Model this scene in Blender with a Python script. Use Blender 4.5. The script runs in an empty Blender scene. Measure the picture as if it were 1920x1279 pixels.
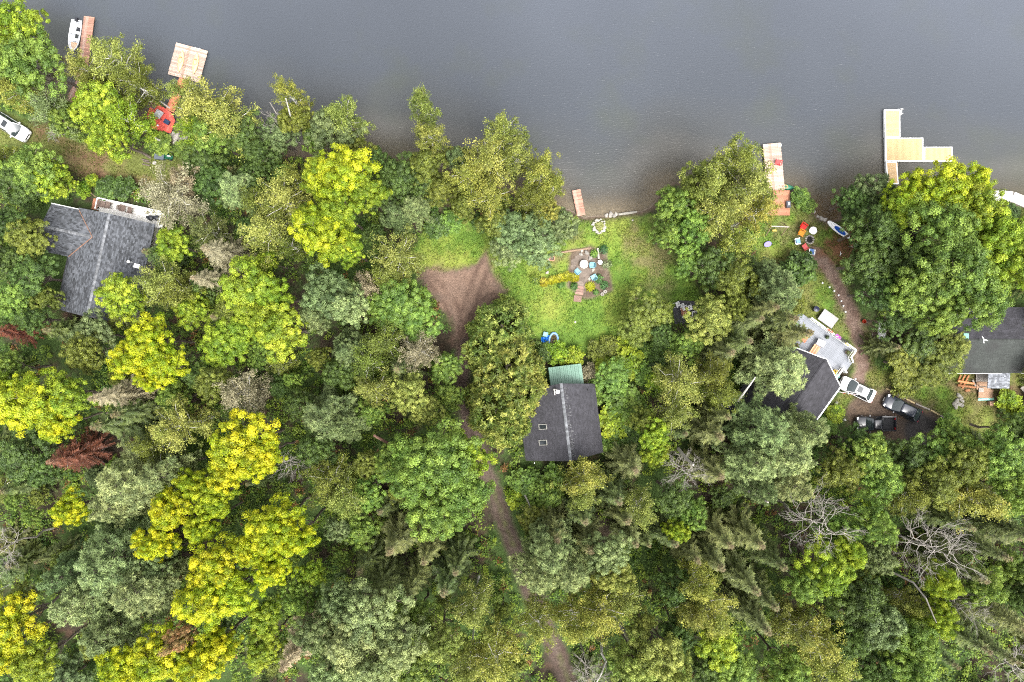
import bpy, math, random
import numpy as np
from mathutils import Vector, Matrix

scene = bpy.context.scene
COL = scene.collection
R_ = math.radians
S_PX, H_CAM = 0.068, 90.0          # metres per photo pixel on the ground, camera height

# ------------------------------------------------------------------ camera, world, sun, exposure
cam_d = bpy.data.cameras.new('camera')
cam_d.sensor_width = 36.0
cam_d.lens = 18.0 * H_CAM / (960 * S_PX)
cam_d.clip_end = 2000
cam = bpy.data.objects.new('camera', cam_d)
cam.location = (0, 0, H_CAM)
COL.objects.link(cam)
scene.camera = cam

SUN_EL, SUN_AZ = 64.0, 150.0       # azimuth clockwise from +Y (photo up): light comes from the lower right
world = bpy.data.worlds.new('World')
scene.world = world
world.use_nodes = True
nt = world.node_tree
bg = nt.nodes['Background']
sky = nt.nodes.new('ShaderNodeTexSky')
sky.sky_type = 'NISHITA'
sky.sun_disc = False
sky.sun_elevation = R_(SUN_EL)
sky.sun_rotation = R_(SUN_AZ)
sky.air_density = 1.0
sky.dust_density = 6.0
hsv = nt.nodes.new('ShaderNodeHueSaturation')      # overcast: most of the blue is gone
hsv.inputs['Saturation'].default_value = 0.14
nt.links.new(sky.outputs[0], hsv.inputs['Color'])
nt.links.new(hsv.outputs[0], bg.inputs[0])
bg.inputs[1].default_value = 0.15

sun_d = bpy.data.lights.new('sun', 'SUN')
sun_d.energy = 0.9
sun_d.angle = R_(28)
sun_d.color = (1.0, 0.95, 0.87)
sun = bpy.data.objects.new('sun', sun_d)
_az, _el = R_(SUN_AZ), R_(SUN_EL)
_dir = Vector((math.sin(_az) * math.cos(_el), math.cos(_az) * math.cos(_el), math.sin(_el)))
sun.rotation_euler = _dir.to_track_quat('Z', 'Y').to_euler()
sun.location = (60, -60, 120)
COL.objects.link(sun)

vs = scene.view_settings
vs.view_transform = 'Standard'
vs.look = 'None'
vs.gamma = 1
vs.use_curve_mapping = False
vs.exposure = 1.8
scene.cycles.filter_width = 1.1
scene.cycles.use_denoising = False
scene.cycles.diffuse_bounces = 6

# ------------------------------------------------------------------ helpers
def P(px, py, z=0.0):
    """photo pixel at height z -> world x, y"""
    k = S_PX * (H_CAM - z) / H_CAM
    return ((px - 960) * k, (639.5 - py) * k)

def s2l(c):
    c = c / 255.0
    return c / 12.92 if c <= 0.04045 else ((c + 0.055) / 1.055) ** 2.4

def rgb(r, g, b, k=1.0):
    return (s2l(r) * k, s2l(g) * k, s2l(b) * k)

def tag(o, label=None, cat=None, group=None, kind=None):
    if label: o['label'] = label
    if cat: o['category'] = cat
    if group: o['group'] = group
    if kind: o['kind'] = kind
    return o

def thing(name, label, cat, loc=(0, 0, 0), rz=0.0, group=None):
    o = bpy.data.objects.new(name, None)
    o.empty_display_size = 0.3
    COL.objects.link(o)
    o.location = loc
    o.rotation_euler = (0, 0, rz)
    return tag(o, label, cat, group)

def put(name, me, parent=None, loc=(0, 0, 0), rot=(0, 0, 0), kind=None, scale=None):
    o = bpy.data.objects.new(name, me)
    COL.objects.link(o)
    o.location = loc
    o.rotation_euler = rot
    if scale: o.scale = scale
    if parent: o.parent = parent
    if kind: o['kind'] = kind
    return o

class MB:
    def __init__(s): s.v, s.f = [], []
    def add(s, vs_, fs):
        n = len(s.v)
        s.v += [tuple(p) for p in vs_]
        s.f += [tuple(i + n for i in f) for f in fs]
        return s
    def box(s, c, d, rz=0.0, M=None, tilt=None):
        x, y, z = d[0] / 2, d[1] / 2, d[2] / 2
        ps = [Vector(p) for p in ((-x,-y,-z),(x,-y,-z),(x,y,-z),(-x,y,-z),(-x,-y,z),(x,-y,z),(x,y,z),(-x,y,z))]
        m = Matrix.Translation(c) @ Matrix.Rotation(rz, 4, 'Z')
        if tilt: m = m @ Matrix.Rotation(tilt[0], 4, tilt[1])
        if M: m = M @ m
        return s.add([m @ p for p in ps], [(0,3,2,1),(4,5,6,7),(0,1,5,4),(1,2,6,5),(2,3,7,6),(3,0,4,7)])
    def tube(s, pts, rad, n=6, cap=True):
        pts = [Vector(p) for p in pts]
        if not hasattr(rad, '__len__'): rad = [rad] * len(pts)
        base = len(s.v); vv, ff = [], []
        for i, p in enumerate(pts):
            a = pts[max(0, i - 1)]; b = pts[min(len(pts) - 1, i + 1)]
            t = (b - a).normalized()
            ref = Vector((0, 0, 1)) if abs(t.z) < 0.9 else Vector((1, 0, 0))
            u = t.cross(ref).normalized(); w = t.cross(u)
            for k in range(n):
                an = 2 * math.pi * k / n
                vv.append(p + (u * math.cos(an) + w * math.sin(an)) * rad[i])
        for i in range(len(pts) - 1):
            for k in range(n):
                k2 = (k + 1) % n
                ff.append((i*n+k, i*n+k2, (i+1)*n+k2, (i+1)*n+k))
        if cap:
            ff.append(tuple(range(n))); ff.append(tuple(reversed(range((len(pts)-1)*n, len(pts)*n))))
        return s.add(vv, ff)
    def prism(s, poly, z0, z1):
        n = len(poly)
        vv = [(p[0], p[1], z0) for p in poly] + [(p[0], p[1], z1) for p in poly]
        ff = [tuple(reversed(range(n))), tuple(range(n, 2*n))] + [(i, (i+1) % n, n+(i+1) % n, n+i) for i in range(n)]
        return s.add(vv, ff)
    def slab(s, poly3, th):
        """3D polygon thickened downwards"""
        n = len(poly3)
        vv = [tuple(p) for p in poly3] + [(p[0], p[1], p[2] - th) for p in poly3]
        ff = [tuple(range(n)), tuple(reversed(range(n, 2*n)))] + [(i, n+i, n+(i+1) % n, (i+1) % n) for i in range(n)]
        return s.add(vv, ff)
    def lathe(s, prof, n=16, c=(0, 0, 0), sx=1, sy=1):
        vv, ff = [], []
        for r, z in prof:
            for k in range(n):
                a = 2*math.pi*k/n
                vv.append((c[0]+r*math.cos(a)*sx, c[1]+r*math.sin(a)*sy, c[2]+z))
        for i in range(len(prof)-1):
            for k in range(n):
                k2 = (k+1) % n
                ff.append((i*n+k, i*n+k2, (i+1)*n+k2, (i+1)*n+k))
        ff.append(tuple(reversed(range(n)))); ff.append(tuple(range((len(prof)-1)*n, len(prof)*n)))
        return s.add(vv, ff)
    def loft(s, rings, closed=True, caps=True):
        n = len(rings[0]); vv = [p for r in rings for p in r]; ff = []
        for i in range(len(rings)-1):
            for k in range(n if closed else n-1):
                k2 = (k+1) % n
                ff.append((i*n+k, i*n+k2, (i+1)*n+k2, (i+1)*n+k))
        if caps:
            ff.append(tuple(reversed(range(n)))); ff.append(tuple(range((len(rings)-1)*n, len(rings)*n)))
        return s.add(vv, ff)
    def mesh(s, name, m, smooth=False):
        me = bpy.data.meshes.new(name)
        me.from_pydata(s.v, [], s.f)
        if m: me.materials.append(m)
        if smooth: me.polygons.foreach_set('use_smooth', [True]*len(me.polygons))
        me.update()
        return me
    def build(s, name, m, parent=None, loc=(0,0,0), rot=(0,0,0), smooth=False, kind=None):
        return put(name, s.mesh(name, m, smooth), parent, loc, rot, kind)

# ------------------------------------------------------------------ materials
def nodes_of(m):
    m.use_nodes = True
    t = m.node_tree
    return t, t.nodes, t.links, t.nodes['Principled BSDF']

_mats = {}
def mat(name, col, rough=0.6, metal=0.0, var=0.18, scale=6.0, bump=0.0, island=0.0, objrand=0.0, spec=0.4, dirt=None, stretch=None):
    """procedural paint/wood/stone: noise variation, optional per-piece variation, relief and a dirt colour"""
    if name in _mats: return _mats[name]
    m = bpy.data.materials.new(name); _mats[name] = m
    t, N, L, b = nodes_of(m)
    b.inputs['Roughness'].default_value = rough
    b.inputs['Metallic'].default_value = metal
    b.inputs['Specular IOR Level'].default_value = spec
    tc = N.new('ShaderNodeTexCoord'); mp = N.new('ShaderNodeMapping')
    if stretch: mp.inputs['Scale'].default_value = stretch
    L.new(tc.outputs['Object'], mp.inputs[0])
    nz = N.new('ShaderNodeTexNoise'); nz.inputs['Scale'].default_value = scale; nz.inputs['Detail'].default_value = 6
    L.new(mp.outputs[0], nz.inputs['Vector'])
    mr = N.new('ShaderNodeMapRange')
    mr.inputs[3].default_value = 1 - var; mr.inputs[4].default_value = 1 + var
    mr.inputs[1].default_value = 0.3; mr.inputs[2].default_value = 0.7
    L.new(nz.outputs['Fac'], mr.inputs[0])
    fac = mr.outputs[0]
    def mul(a, src, amt):
        q = N.new('ShaderNodeMapRange'); q.inputs[3].default_value = 1-amt; q.inputs[4].default_value = 1+amt
        L.new(src, q.inputs[0])
        x = N.new('ShaderNodeMath'); x.operation = 'MULTIPLY'
        L.new(a, x.inputs[0]); L.new(q.outputs[0], x.inputs[1]); return x.outputs[0]
    if island:
        g = N.new('ShaderNodeNewGeometry'); fac = mul(fac, g.outputs['Random Per Island'], island)
    if objrand:
        oi = N.new('ShaderNodeObjectInfo'); fac = mul(fac, oi.outputs['Random'], objrand)
    vm = N.new('ShaderNodeVectorMath'); vm.operation = 'SCALE'
    vm.inputs[0].default_value = col[:3]
    L.new(fac, vm.inputs['Scale'])
    out = vm.outputs[0]
    if dirt:
        n2 = N.new('ShaderNodeTexNoise'); n2.inputs['Scale'].default_value = dirt[1]; n2.inputs['Detail'].default_value = 8
        L.new(tc.outputs['Object'], n2.inputs['Vector'])
        q = N.new('ShaderNodeMapRange'); q.inputs[1].default_value = dirt[2]; q.inputs[2].default_value = dirt[2]+0.15
        L.new(n2.outputs['Fac'], q.inputs[0])
        mx = N.new('ShaderNodeMix'); mx.data_type = 'RGBA'
        L.new(q.outputs[0], mx.inputs['Factor']); L.new(out, mx.inputs['A']); mx.inputs['B'].default_value = (*dirt[0], 1)
        out = mx.outputs['Result']
    L.new(out, b.inputs['Base Color'])
    if bump:
        bp = N.new('ShaderNodeBump'); bp.inputs['Strength'].default_value = bump; bp.inputs['Distance'].default_value = 0.02
        L.new(nz.outputs['Fac'], bp.inputs['Height']); L.new(bp.outputs[0], b.inputs['Normal'])
    return m

def foliage_mat():
    m = bpy.data.materials.new('foliage')
    t, N, L, b = nodes_of(m)
    oi = N.new('ShaderNodeObjectInfo')
    ac = N.new('ShaderNodeAttribute'); ac.attribute_type = 'OBJECT'; ac.attribute_name = 'accent'
    tp = N.new('ShaderNodeAttribute'); tp.attribute_type = 'OBJECT'; tp.attribute_name = 'tip_tint'
    lf = N.new('ShaderNodeAttribute'); lf.attribute_name = 'leaf'
    sp = N.new('ShaderNodeSeparateColor'); L.new(lf.outputs['Color'], sp.inputs[0])
    tc = N.new('ShaderNodeTexCoord')
    vadd = N.new('ShaderNodeVectorMath'); vadd.operation = 'MULTIPLY_ADD'
    sc_ = N.new('ShaderNodeCombineXYZ')
    for i in range(3): L.new(oi.outputs['Random'], sc_.inputs[i])
    L.new(sc_.outputs[0], vadd.inputs[0]); vadd.inputs[1].default_value = (50, 70, 90); L.new(tc.outputs['Object'], vadd.inputs[2])
    nz = N.new('ShaderNodeTexNoise'); nz.inputs['Scale'].default_value = 0.42; nz.inputs['Detail'].default_value = 3
    L.new(vadd.outputs[0], nz.inputs['Vector'])
    # accent factor = noise patches + per-clump chance
    a1 = N.new('ShaderNodeMath'); a1.operation = 'MULTIPLY_ADD'
    L.new(sp.outputs[1], a1.inputs[0]); a1.inputs[1].default_value = 0.36; L.new(nz.outputs['Fac'], a1.inputs[2])
    mr = N.new('ShaderNodeMapRange'); mr.inputs[1].default_value = 0.48; mr.inputs[2].default_value = 0.92
    L.new(a1.outputs[0], mr.inputs[0])
    mx = N.new('ShaderNodeMix'); mx.data_type = 'RGBA'
    L.new(mr.outputs[0], mx.inputs['Factor']); L.new(oi.outputs['Color'], mx.inputs['A']); L.new(ac.outputs['Color'], mx.inputs['B'])
    mt = N.new('ShaderNodeMix'); mt.data_type = 'RGBA'
    L.new(sp.outputs[2], mt.inputs['Factor']); L.new(mx.outputs['Result'], mt.inputs['A']); L.new(tp.outputs['Color'], mt.inputs['B'])
    v1 = N.new('ShaderNodeMapRange'); v1.inputs[3].default_value = 0.62; v1.inputs[4].default_value = 1.38
    L.new(sp.outputs[0], v1.inputs[0])
    v2 = N.new('ShaderNodeMapRange'); v2.inputs[3].default_value = 0.70; v2.inputs[4].default_value = 1.26
    L.new(sp.outputs[1], v2.inputs[0])
    mm = N.new('ShaderNodeMath'); mm.operation = 'MULTIPLY'
    L.new(v1.outputs[0], mm.inputs[0]); L.new(v2.outputs[0], mm.inputs[1])
    vm = N.new('ShaderNodeVectorMath'); vm.operation = 'SCALE'
    L.new(mt.outputs['Result'], vm.inputs[0]); L.new(mm.outputs[0], vm.inputs['Scale'])
    L.new(vm.outputs[0], b.inputs['Base Color'])
    b.inputs['Roughness'].default_value = 0.55
    b.inputs['Specular IOR Level'].default_value = 0.4
    tr = N.new('ShaderNodeBsdfTranslucent'); L.new(vm.outputs[0], tr.inputs['Color'])
    ms = N.new('ShaderNodeMixShader'); ms.inputs[0].default_value = 0.36
    L.new(b.outputs[0], ms.inputs[1]); L.new(tr.outputs[0], ms.inputs[2])
    L.new(ms.outputs[0], N['Material Output'].inputs['Surface'])
    return m
FOL = foliage_mat()
M_BARK = mat('bark', (0.13, 0.105, 0.085), 0.9, var=0.35, scale=9, bump=0.6, stretch=(1, 1, 0.25))
M_BIRCH = mat('pale_bark', (0.52, 0.50, 0.46), 0.8, var=0.25, scale=7, bump=0.3, dirt=((0.10, 0.09, 0.08), 9, 0.58))
M_DEADWOOD = mat('dead_wood', (0.27, 0.245, 0.22), 0.9, var=0.3, scale=6, bump=0.4)

# ------------------------------------------------------------------ 2D numpy noise
def _hash(ix, iy, seed):
    h = (ix.astype(np.int64)*374761393 + iy.astype(np.int64)*668265263 + seed*1442695041) & 0x7fffffff
    h = ((h ^ (h >> 13)) * 1274126177) & 0x7fffffff
    return ((h ^ (h >> 16)) & 0xffff) / 65535.0
def vnoise(x, y, seed=0):
    ix, iy = np.floor(x), np.floor(y); fx, fy = x-ix, y-iy
    fx = fx*fx*(3-2*fx); fy = fy*fy*(3-2*fy)
    a = _hash(ix, iy, seed); b = _hash(ix+1, iy, seed); c = _hash(ix, iy+1, seed); d = _hash(ix+1, iy+1, seed)
    return (a*(1-fx)+b*fx)*(1-fy) + (c*(1-fx)+d*fx)*fy
def fbm(x, y, sc, oct=4, seed=0):
    v = np.zeros_like(x, dtype=float); a = 0.5; s = sc; tot = 0
    for o in range(oct):
        v += a*vnoise(x*s, y*s, seed+o*17); tot += a; a *= 0.5; s *= 2.03
    return v/tot

def seg_dist(x, y, pts, closed=False):
    d = np.full(x.shape, 1e9)
    n = len(pts)
    for i in range(n if closed else n-1):
        (ax, ay), (bx, by) = pts[i], pts[(i+1) % n]
        ex, ey = bx-ax, by-ay; l2 = ex*ex+ey*ey+1e-9
        t = np.clip(((x-ax)*ex+(y-ay)*ey)/l2, 0, 1)
        d = np.minimum(d, np.hypot(x-ax-t*ex, y-ay-t*ey))
    return d
def in_poly(x, y, pts):
    c = np.zeros(x.shape, bool); n = len(pts)
    for i in range(n):
        (ax, ay), (bx, by) = pts[i], pts[(i+1) % n]
        if ay == by: continue
        q = ((ay > y) != (by > y)) & (x < (bx-ax)*(y-ay)/(by-ay)+ax)
        c ^= q
    return c
def sdf(x, y, pts):
    d = seg_dist(x, y, pts, True)
    return np.where(in_poly(x, y, pts), d, -d)
# ------------------------------------------------------------------ terrain: one ground sheet, split into zones
SHORE_PX = [(-6000, -500), (-500, 60), (-120, 95), (0, 118), (60, 150), (110, 182), (150, 200), (205, 212), (262, 222), (282, 256), (330, 262),
  (400, 264), (455, 274), (520, 284), (560, 292), (600, 288), (680, 292), (720, 302), (760, 300), (850, 325), (960, 355),
  (1045, 384), (1095, 408), (1150, 404), (1200, 397), (1220, 387), (1238, 358), (1265, 344), (1310, 346), (1380, 342),
  (1430, 352), (1455, 360), (1487, 364), (1516, 374), (1528, 392), (1534, 408), (1552, 415), (1570, 408), (1578, 390), (1570, 372), (1584, 360),
  (1650, 348), (1720, 358), (1850, 379), (1930, 384), (2300, 390), (7000, 420)]
SHORE = [P(*q) for q in SHORE_PX]
LAND = SHORE + [P(7000, 9000), P(-6000, 9000)]

def shore_d(x, y):
    d = sdf(x, y, LAND)
    return d + (fbm(x, y, 0.5, 3, 5) - 0.5) * 0.7
def height(x, y):
    d = shore_d(x, y)
    hi = 0.30*(1-np.exp(-np.maximum(d, 0)/0.8)) + 0.018*np.minimum(np.maximum(d, 0), 25) + (fbm(x, y, 0.25, 3, 9)-0.5)*0.22*np.clip(d/3, 0, 1)
    lo = 0.12*np.minimum(d, 0)
    lo = np.maximum(lo, -4.0)
    return np.where(d > 0, hi, lo)
def gz(x, y):
    return float(height(np.array([x], float), np.array([y], float))[0])
def G(px, py, dz=0.0):
    """photo pixel on the ground -> world point"""
    z = 0.4
    for _ in range(3):
        x, y = P(px, py, z); z = gz(x, y)
    return Vector((x, y, z + dz))

def pxpoly(*q): return [P(a, b, 0.5) for a, b in q]
Z = {}
Z['lawn'] = [pxpoly((752, 500), (790, 440), (830, 408), (880, 405), (935, 430), (945, 470), (900, 498), (850, 508), (800, 508)),
             pxpoly((905, 470), (960, 470), (1010, 470), (1040, 430), (1062, 420), (1100, 410), (1150, 407), (1218, 398), (1250, 440), (1290, 520), (1330, 570),
                    (1310, 600), (1255, 610), (1180, 640), (1115, 665), (1040, 665), (1000, 630), (960, 570), (935, 545), (920, 520)),
             pxpoly((1415, 400), (1484, 372), (1516, 384), (1528, 404), (1545, 420), (1585, 420), (1600, 440), (1585, 480), (1600, 580), (1640, 650), (1630, 700), (1590, 760), (1560, 800), (1540, 800), (1580, 730), (1600, 690), (1590, 640), (1500, 600), (1480, 500), (1420, 490)),
             pxpoly((1600, 690), (1700, 690), (1800, 690), (1960, 690), (1960, 800), (1800, 815), (1700, 752), (1640, 735)),
             pxpoly((1800, 384), (1960, 386), (1960, 480), (1870, 470), (1820, 430))]
Z['dry_lawn'] = [pxpoly((-80, 195), (10, 215), (90, 240), (150, 262), (240, 282), (325, 292), (352, 310), (345, 342), (240, 345), (190, 345), (150, 330), (100, 300), (60, 275), (-80, 290))]
TRACK = pxpoly((872, 590), (870, 640), (866, 690), (872, 745), (880, 800), (900, 860), (922, 910), (940, 960), (962, 1020), (988, 1090), (1012, 1150), (1042, 1215), (1072, 1290), (1110, 1400), (1150, 1600))
FAN = pxpoly((784, 520), (800, 506), (832, 512), (870, 503), (893, 494), (912, 478), (920, 498), (930, 524), (948, 545), (925, 570), (902, 600), (895, 640), (855, 640), (850, 605), (822, 568), (795, 535))
PATH = pxpoly((1530, 476), (1550, 495), (1568, 525), (1586, 565), (1600, 605), (1612, 645), (1615, 690), (1605, 720))
PATH2 = pxpoly((1612, 650), (1640, 640), (1648, 620))
DRIVE = pxpoly((1590, 752), (1625, 735), (1668, 728), (1720, 752), (1775, 785), (1800, 812), (1760, 830), (1690, 832), (1600, 815), (1582, 790))
BEACH = pxpoly((1085, 400), (1100, 395), (1160, 392), (1215, 385), (1218, 402), (1160, 410), (1090, 414))
BED = pxpoly((1070, 468), (1105, 462), (1140, 470), (1142, 500), (1150, 545), (1105, 560), (1095, 560), (1062, 538), (1066, 500))
WOODPATCH = pxpoly((1690, 705), (1800, 700), (1870, 700), (1960, 715), (1960, 790), (1850, 775), (1790, 745))
MULCH = pxpoly((1110, 640), (1160, 628), (1215, 640), (1240, 690), (1190, 705), (1150, 690))

def axis(lo, hi, step, far, n):
    mid = np.arange(lo, hi+step*0.5, step)
    g = np.geomspace(step, far, n)
    ext = np.cumsum(g)
    ext = ext/ext[-1]*far
    return np.concatenate([lo-ext[::-1], mid, mid[-1]+ext])
gx = axis(-72, 72, 0.28, 420, 26); gy = axis(-52, 50, 0.28, 420, 26)
XX, YY = np.meshgrid(gx, gy)
ZZ = height(XX, YY)
nx, ny = len(gx), len(gy)
SD = shore_d(XX, YY)
e1 = (fbm(XX, YY, 0.9, 4, 21)-0.5); e2 = (fbm(XX, YY, 0.22, 4, 33)-0.5); e3 = (fbm(XX, YY, 2.4, 3, 41)-0.5)
def soft(d, w): return np.clip(0.5 + d/w, 0, 1)
def blend(A, c, m): return A*(1-m[..., None]) + np.asarray(c)*m[..., None]
# forest floor: dark needles and rust-brown leaf litter with low green growth
CC = np.zeros(XX.shape+(3,)) + np.array([0.040, 0.032, 0.022])
CC = blend(CC, (0.070, 0.044, 0.030), soft(e1*1.4+e2-0.08, 0.4))
CC = blend(CC, (0.045, 0.075, 0.020), soft(e2*1.6+e3*0.7+0.08, 0.35))
zone = np.zeros(XX.shape, int)                       # 0 forest floor
def zmask(polys): 
    m = np.full(XX.shape, -1e9)
    for p in polys: m = np.maximum(m, sdf(XX, YY, p))
    return m
dl = zmask(Z['lawn']) + e1*1.2
lawn_c = blend(blend(np.zeros(CC.shape)+np.array([0.115, 0.180, 0.026]), (0.165, 0.195, 0.038), soft(e2*1.8+e1*0.7+e3*0.3, 0.7)), (0.080, 0.140, 0.024), soft(-e2*1.5-e3*0.8-0.12, 0.5))
lawn_c = blend(lawn_c, (0.135, 0.105, 0.060), soft(fbm(XX, YY, 0.16, 4, 77)+e1*0.5-0.70, 0.2)*0.7)
# the eastern lawn is thinner and browner
east = np.clip((XX-30)/4, 0, 1)
lawn_c = blend(lawn_c, (0.110, 0.098, 0.042), east*soft(e1*1.2+e2*1.2+0.02, 0.6)*0.75)
m = soft(dl, 0.8); CC = CC*(1-m[..., None]) + lawn_c*m[..., None]; zone[dl > 0] = 1
dd = zmask(Z['dry_lawn']) + e1*1.5
dry_c = blend(blend(np.zeros(CC.shape)+np.array([0.150, 0.118, 0.055]), (0.115, 0.070, 0.042), soft(e1*1.5+e3, 0.4)), (0.110, 0.125, 0.035), soft(e2*2-0.05, 0.4))
m = soft(dd, 1.2); CC = CC*(1-m[..., None]) + dry_c*m[..., None]; zone[dd > 0] = 1
def paint(d, base, alt, w, zid):
    global CC
    c = blend(np.zeros(CC.shape)+np.array(base), alt, soft(e1*1.2+e3*1.2, 0.5))
    mm = soft(d, w); CC = CC*(1-mm[..., None]) + c*mm[..., None]
    if zid: zone[d > 0] = zid
paint(zmask([WOODPATCH])+e1*2.4-0.9, (0.135, 0.085, 0.055), (0.16, 0.13, 0.06), 1.2, 0)
paint(zmask([MULCH])+e1*3.0-0.6, (0.060, 0.026, 0.020), (0.10, 0.05, 0.035), 0.6, 0)
paint(zmask([BED])+e1*0.6, (0.135, 0.105, 0.080), (0.085, 0.062, 0.045), 0.4, 0)
tw = 1.0 + 0.12*np.clip(-YY/40, 0, 1)
dt = tw - seg_dist(XX, YY, TRACK) + e1*0.7
df = np.maximum(dt, zmask([FAN]) + e1*1.5)
paint(df, (0.092, 0.068, 0.057), (0.068, 0.048, 0.040), 0.7, 2)
fanm = np.clip((zmask([FAN]) + e1*2.2 + 0.4)/1.2, 0, 1)
CC = blend(CC, (0.190, 0.126, 0.093), fanm*(0.75+0.5*e1))
# two wheel ruts pressed into the track
tdist = seg_dist(XX, YY, TRACK)
rut = np.exp(-((tdist-0.72)/0.22)**2)*np.clip(df/0.4, 0, 1)
for q in ([(868, 650), (872, 610), (884, 560), (905, 505), (914, 488)], [(860, 650), (858, 610), (846, 570), (815, 530), (796, 518)], [(872, 650), (884, 600), (910, 565), (938, 548)]):
    pl = [P(*w_, 0.5) for w_ in q]
    for off in (-0.72, 0.72):
        dd_ = seg_dist(XX, YY, [(a+off, b) for a, b in pl])
        CC = blend(CC, (0.085, 0.055, 0.042), np.exp(-(dd_/0.30)**2)*np.clip(0.75+e1*2.0+e3, 0, 1)*0.9)
mid = np.exp(-(tdist/0.35)**2)*np.clip(-(YY+14)/3, 0, 1)*soft(e1*1.5, 0.5)
CC = blend(CC, (0.062, 0.040, 0.032), rut*0.5*np.clip(0.6+e1*2, 0, 1))
CC = blend(CC, (0.09, 0.11, 0.03), mid*0.6)
dp = np.maximum(0.95 - seg_dist(XX, YY, PATH), 0.7 - seg_dist(XX, YY, PATH2)) + e1*0.9
paint(dp, (0.175, 0.125, 0.100), (0.115, 0.075, 0.058), 0.7, 3)
dv = zmask([DRIVE]) + e1*1.3
paint(dv, (0.120, 0.085, 0.060), (0.085, 0.062, 0.048), 0.9, 4)
asph = zmask([pxpoly((1690, 790), (1730, 772), (1790, 800), (1820, 815), (1790, 835), (1700, 835))]) + e1*1.0
CC = blend(CC, (0.048, 0.044, 0.043), soft(asph, 0.8)); 
bare = 1.0 - np.hypot(XX-P(1585, 455)[0], YY-P(1585, 455)[1])/3.0 + e1*1.6
CC = blend(CC, (0.150, 0.075, 0.040), soft(bare-0.2, 0.5)*(SD > 0.2))
# wet strip and lake bed
CC = blend(CC, (0.085, 0.062, 0.045), soft(0.7-SD+e1*0.8, 0.5)*np.clip(1.2-np.abs(SD), 0, 1))
bedc = blend(blend(np.zeros(CC.shape)+np.array([0.150, 0.128, 0.095]), (0.090, 0.085, 0.048), soft(e2*2+0.02, 0.5)), (0.25, 0.215, 0.165), soft(-seg_dist(XX, YY, [P(1110, 398), P(1140, 378), P(1200, 385)])+5.0+e1*4, 3.0))
bedc = blend(bedc, (0.13, 0.088, 0.042), soft(2.2-np.hypot(XX-P(1553, 392)[0], YY-P(1553, 392)[1]), 1.5))
m = soft(-SD-0.05, 0.3); CC = CC*(1-m[..., None]) + bedc*m[..., None]
CC *= (0.86 + 0.28*fbm(XX, YY, 3.5, 2, 3))[..., None]
zone[SD < 0] = 5
ZZ = ZZ - 0.05*rut*(SD > 0.5) + e3*0.06*np.clip(SD, 0, 1)

def ground_mat():
    m = bpy.data.materials.new('ground')
    t, N, L, b = nodes_of(m)
    va = N.new('ShaderNodeAttribute'); va.attribute_name = 'tint'
    tc = N.new('ShaderNodeTexCoord')
    n1 = N.new('ShaderNodeTexNoise'); n1.inputs['Scale'].default_value = 5.0; n1.inputs['Detail'].default_value = 8; n1.inputs['Roughness'].default_value = 0.7
    L.new(tc.outputs['Object'], n1.inputs['Vector'])
    mr = N.new('ShaderNodeMapRange'); mr.inputs[1].default_value = 0.3; mr.inputs[2].default_value = 0.7; mr.inputs[3].default_value = 0.6; mr.inputs[4].default_value = 1.4
    L.new(n1.outputs['Fac'], mr.inputs[0])
    vm = N.new('ShaderNodeVectorMath'); vm.operation = 'SCALE'
    L.new(va.outputs['Color'], vm.inputs[0]); L.new(mr.outputs[0], vm.inputs['Scale'])
    L.new(vm.outputs[0], b.inputs['Base Color'])
    b.inputs['Roughness'].default_value = 0.95; b.inputs['Specular IOR Level'].default_value = 0.15
    bp = N.new('ShaderNodeBump'); bp.inputs['Strength'].default_value = 0.8; bp.inputs['Distance'].default_value = 0.06
    L.new(n1.outputs['Fac'], bp.inputs['Height']); L.new(bp.outputs[0], b.inputs['Normal'])
    return m
M_GROUND = ground_mat()

def grid_zone(name, fmask, label):
    """faces of the one ground grid that belong to a zone become an object (no overlap, shared edges)"""
    jj, ii = np.nonzero(fmask)
    a = jj*nx+ii
    quads = np.stack([a, a+1, a+nx+1, a+nx], 1)
    used, inv = np.unique(quads, return_inverse=True)
    inv = inv.reshape(quads.shape)
    co = np.stack([XX.ravel()[used], YY.ravel()[used], ZZ.ravel()[used]], 1)
    me = np_mesh(name, co, inv, M_GROUND, smooth=True)
    at = me.attributes.new('tint', 'FLOAT_COLOR', 'POINT')
    c4 = np.concatenate([CC.reshape(-1, 3)[used], np.ones((len(used), 1))], 1)
    at.data.foreach_set('color', c4.astype(np.float32).ravel())
    return tag(put(name, me), label, None, None, 'structure')

def np_mesh(name, co, quads, m, smooth=False):
    me = bpy.data.meshes.new(name)
    nv, nf, k = len(co), len(quads), quads.shape[1]
    me.vertices.add(nv); me.vertices.foreach_set('co', np.asarray(co, np.float32).ravel())
    me.loops.add(nf*k); me.loops.foreach_set('vertex_index', np.asarray(quads, np.int32).ravel())
    me.polygons.add(nf)
    me.polygons.foreach_set('loop_start', np.arange(0, nf*k, k, dtype=np.int32))
    if smooth: me.polygons.foreach_set('use_smooth', np.ones(nf, bool))
    me.materials.append(m)
    me.update(calc_edges=True)
    return me

fz = zone[:-1, :-1]
for zid, nm, lb in ((0, 'forest_floor', 'dark leaf litter and soil under the trees'), (1, 'lawn', 'mown green and brown grass around the cottages'),
                    (2, 'dirt_track', 'brown dirt track running through the trees to the lawn'), (3, 'footpath', 'worn bare footpath beside the grey deck'),
                    (4, 'driveway', 'muddy driveway where the dark cars are parked'), (5, 'lake_bed', 'sandy and weedy lake bottom')):
    grid_zone(nm, fz == zid, lb)

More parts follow.
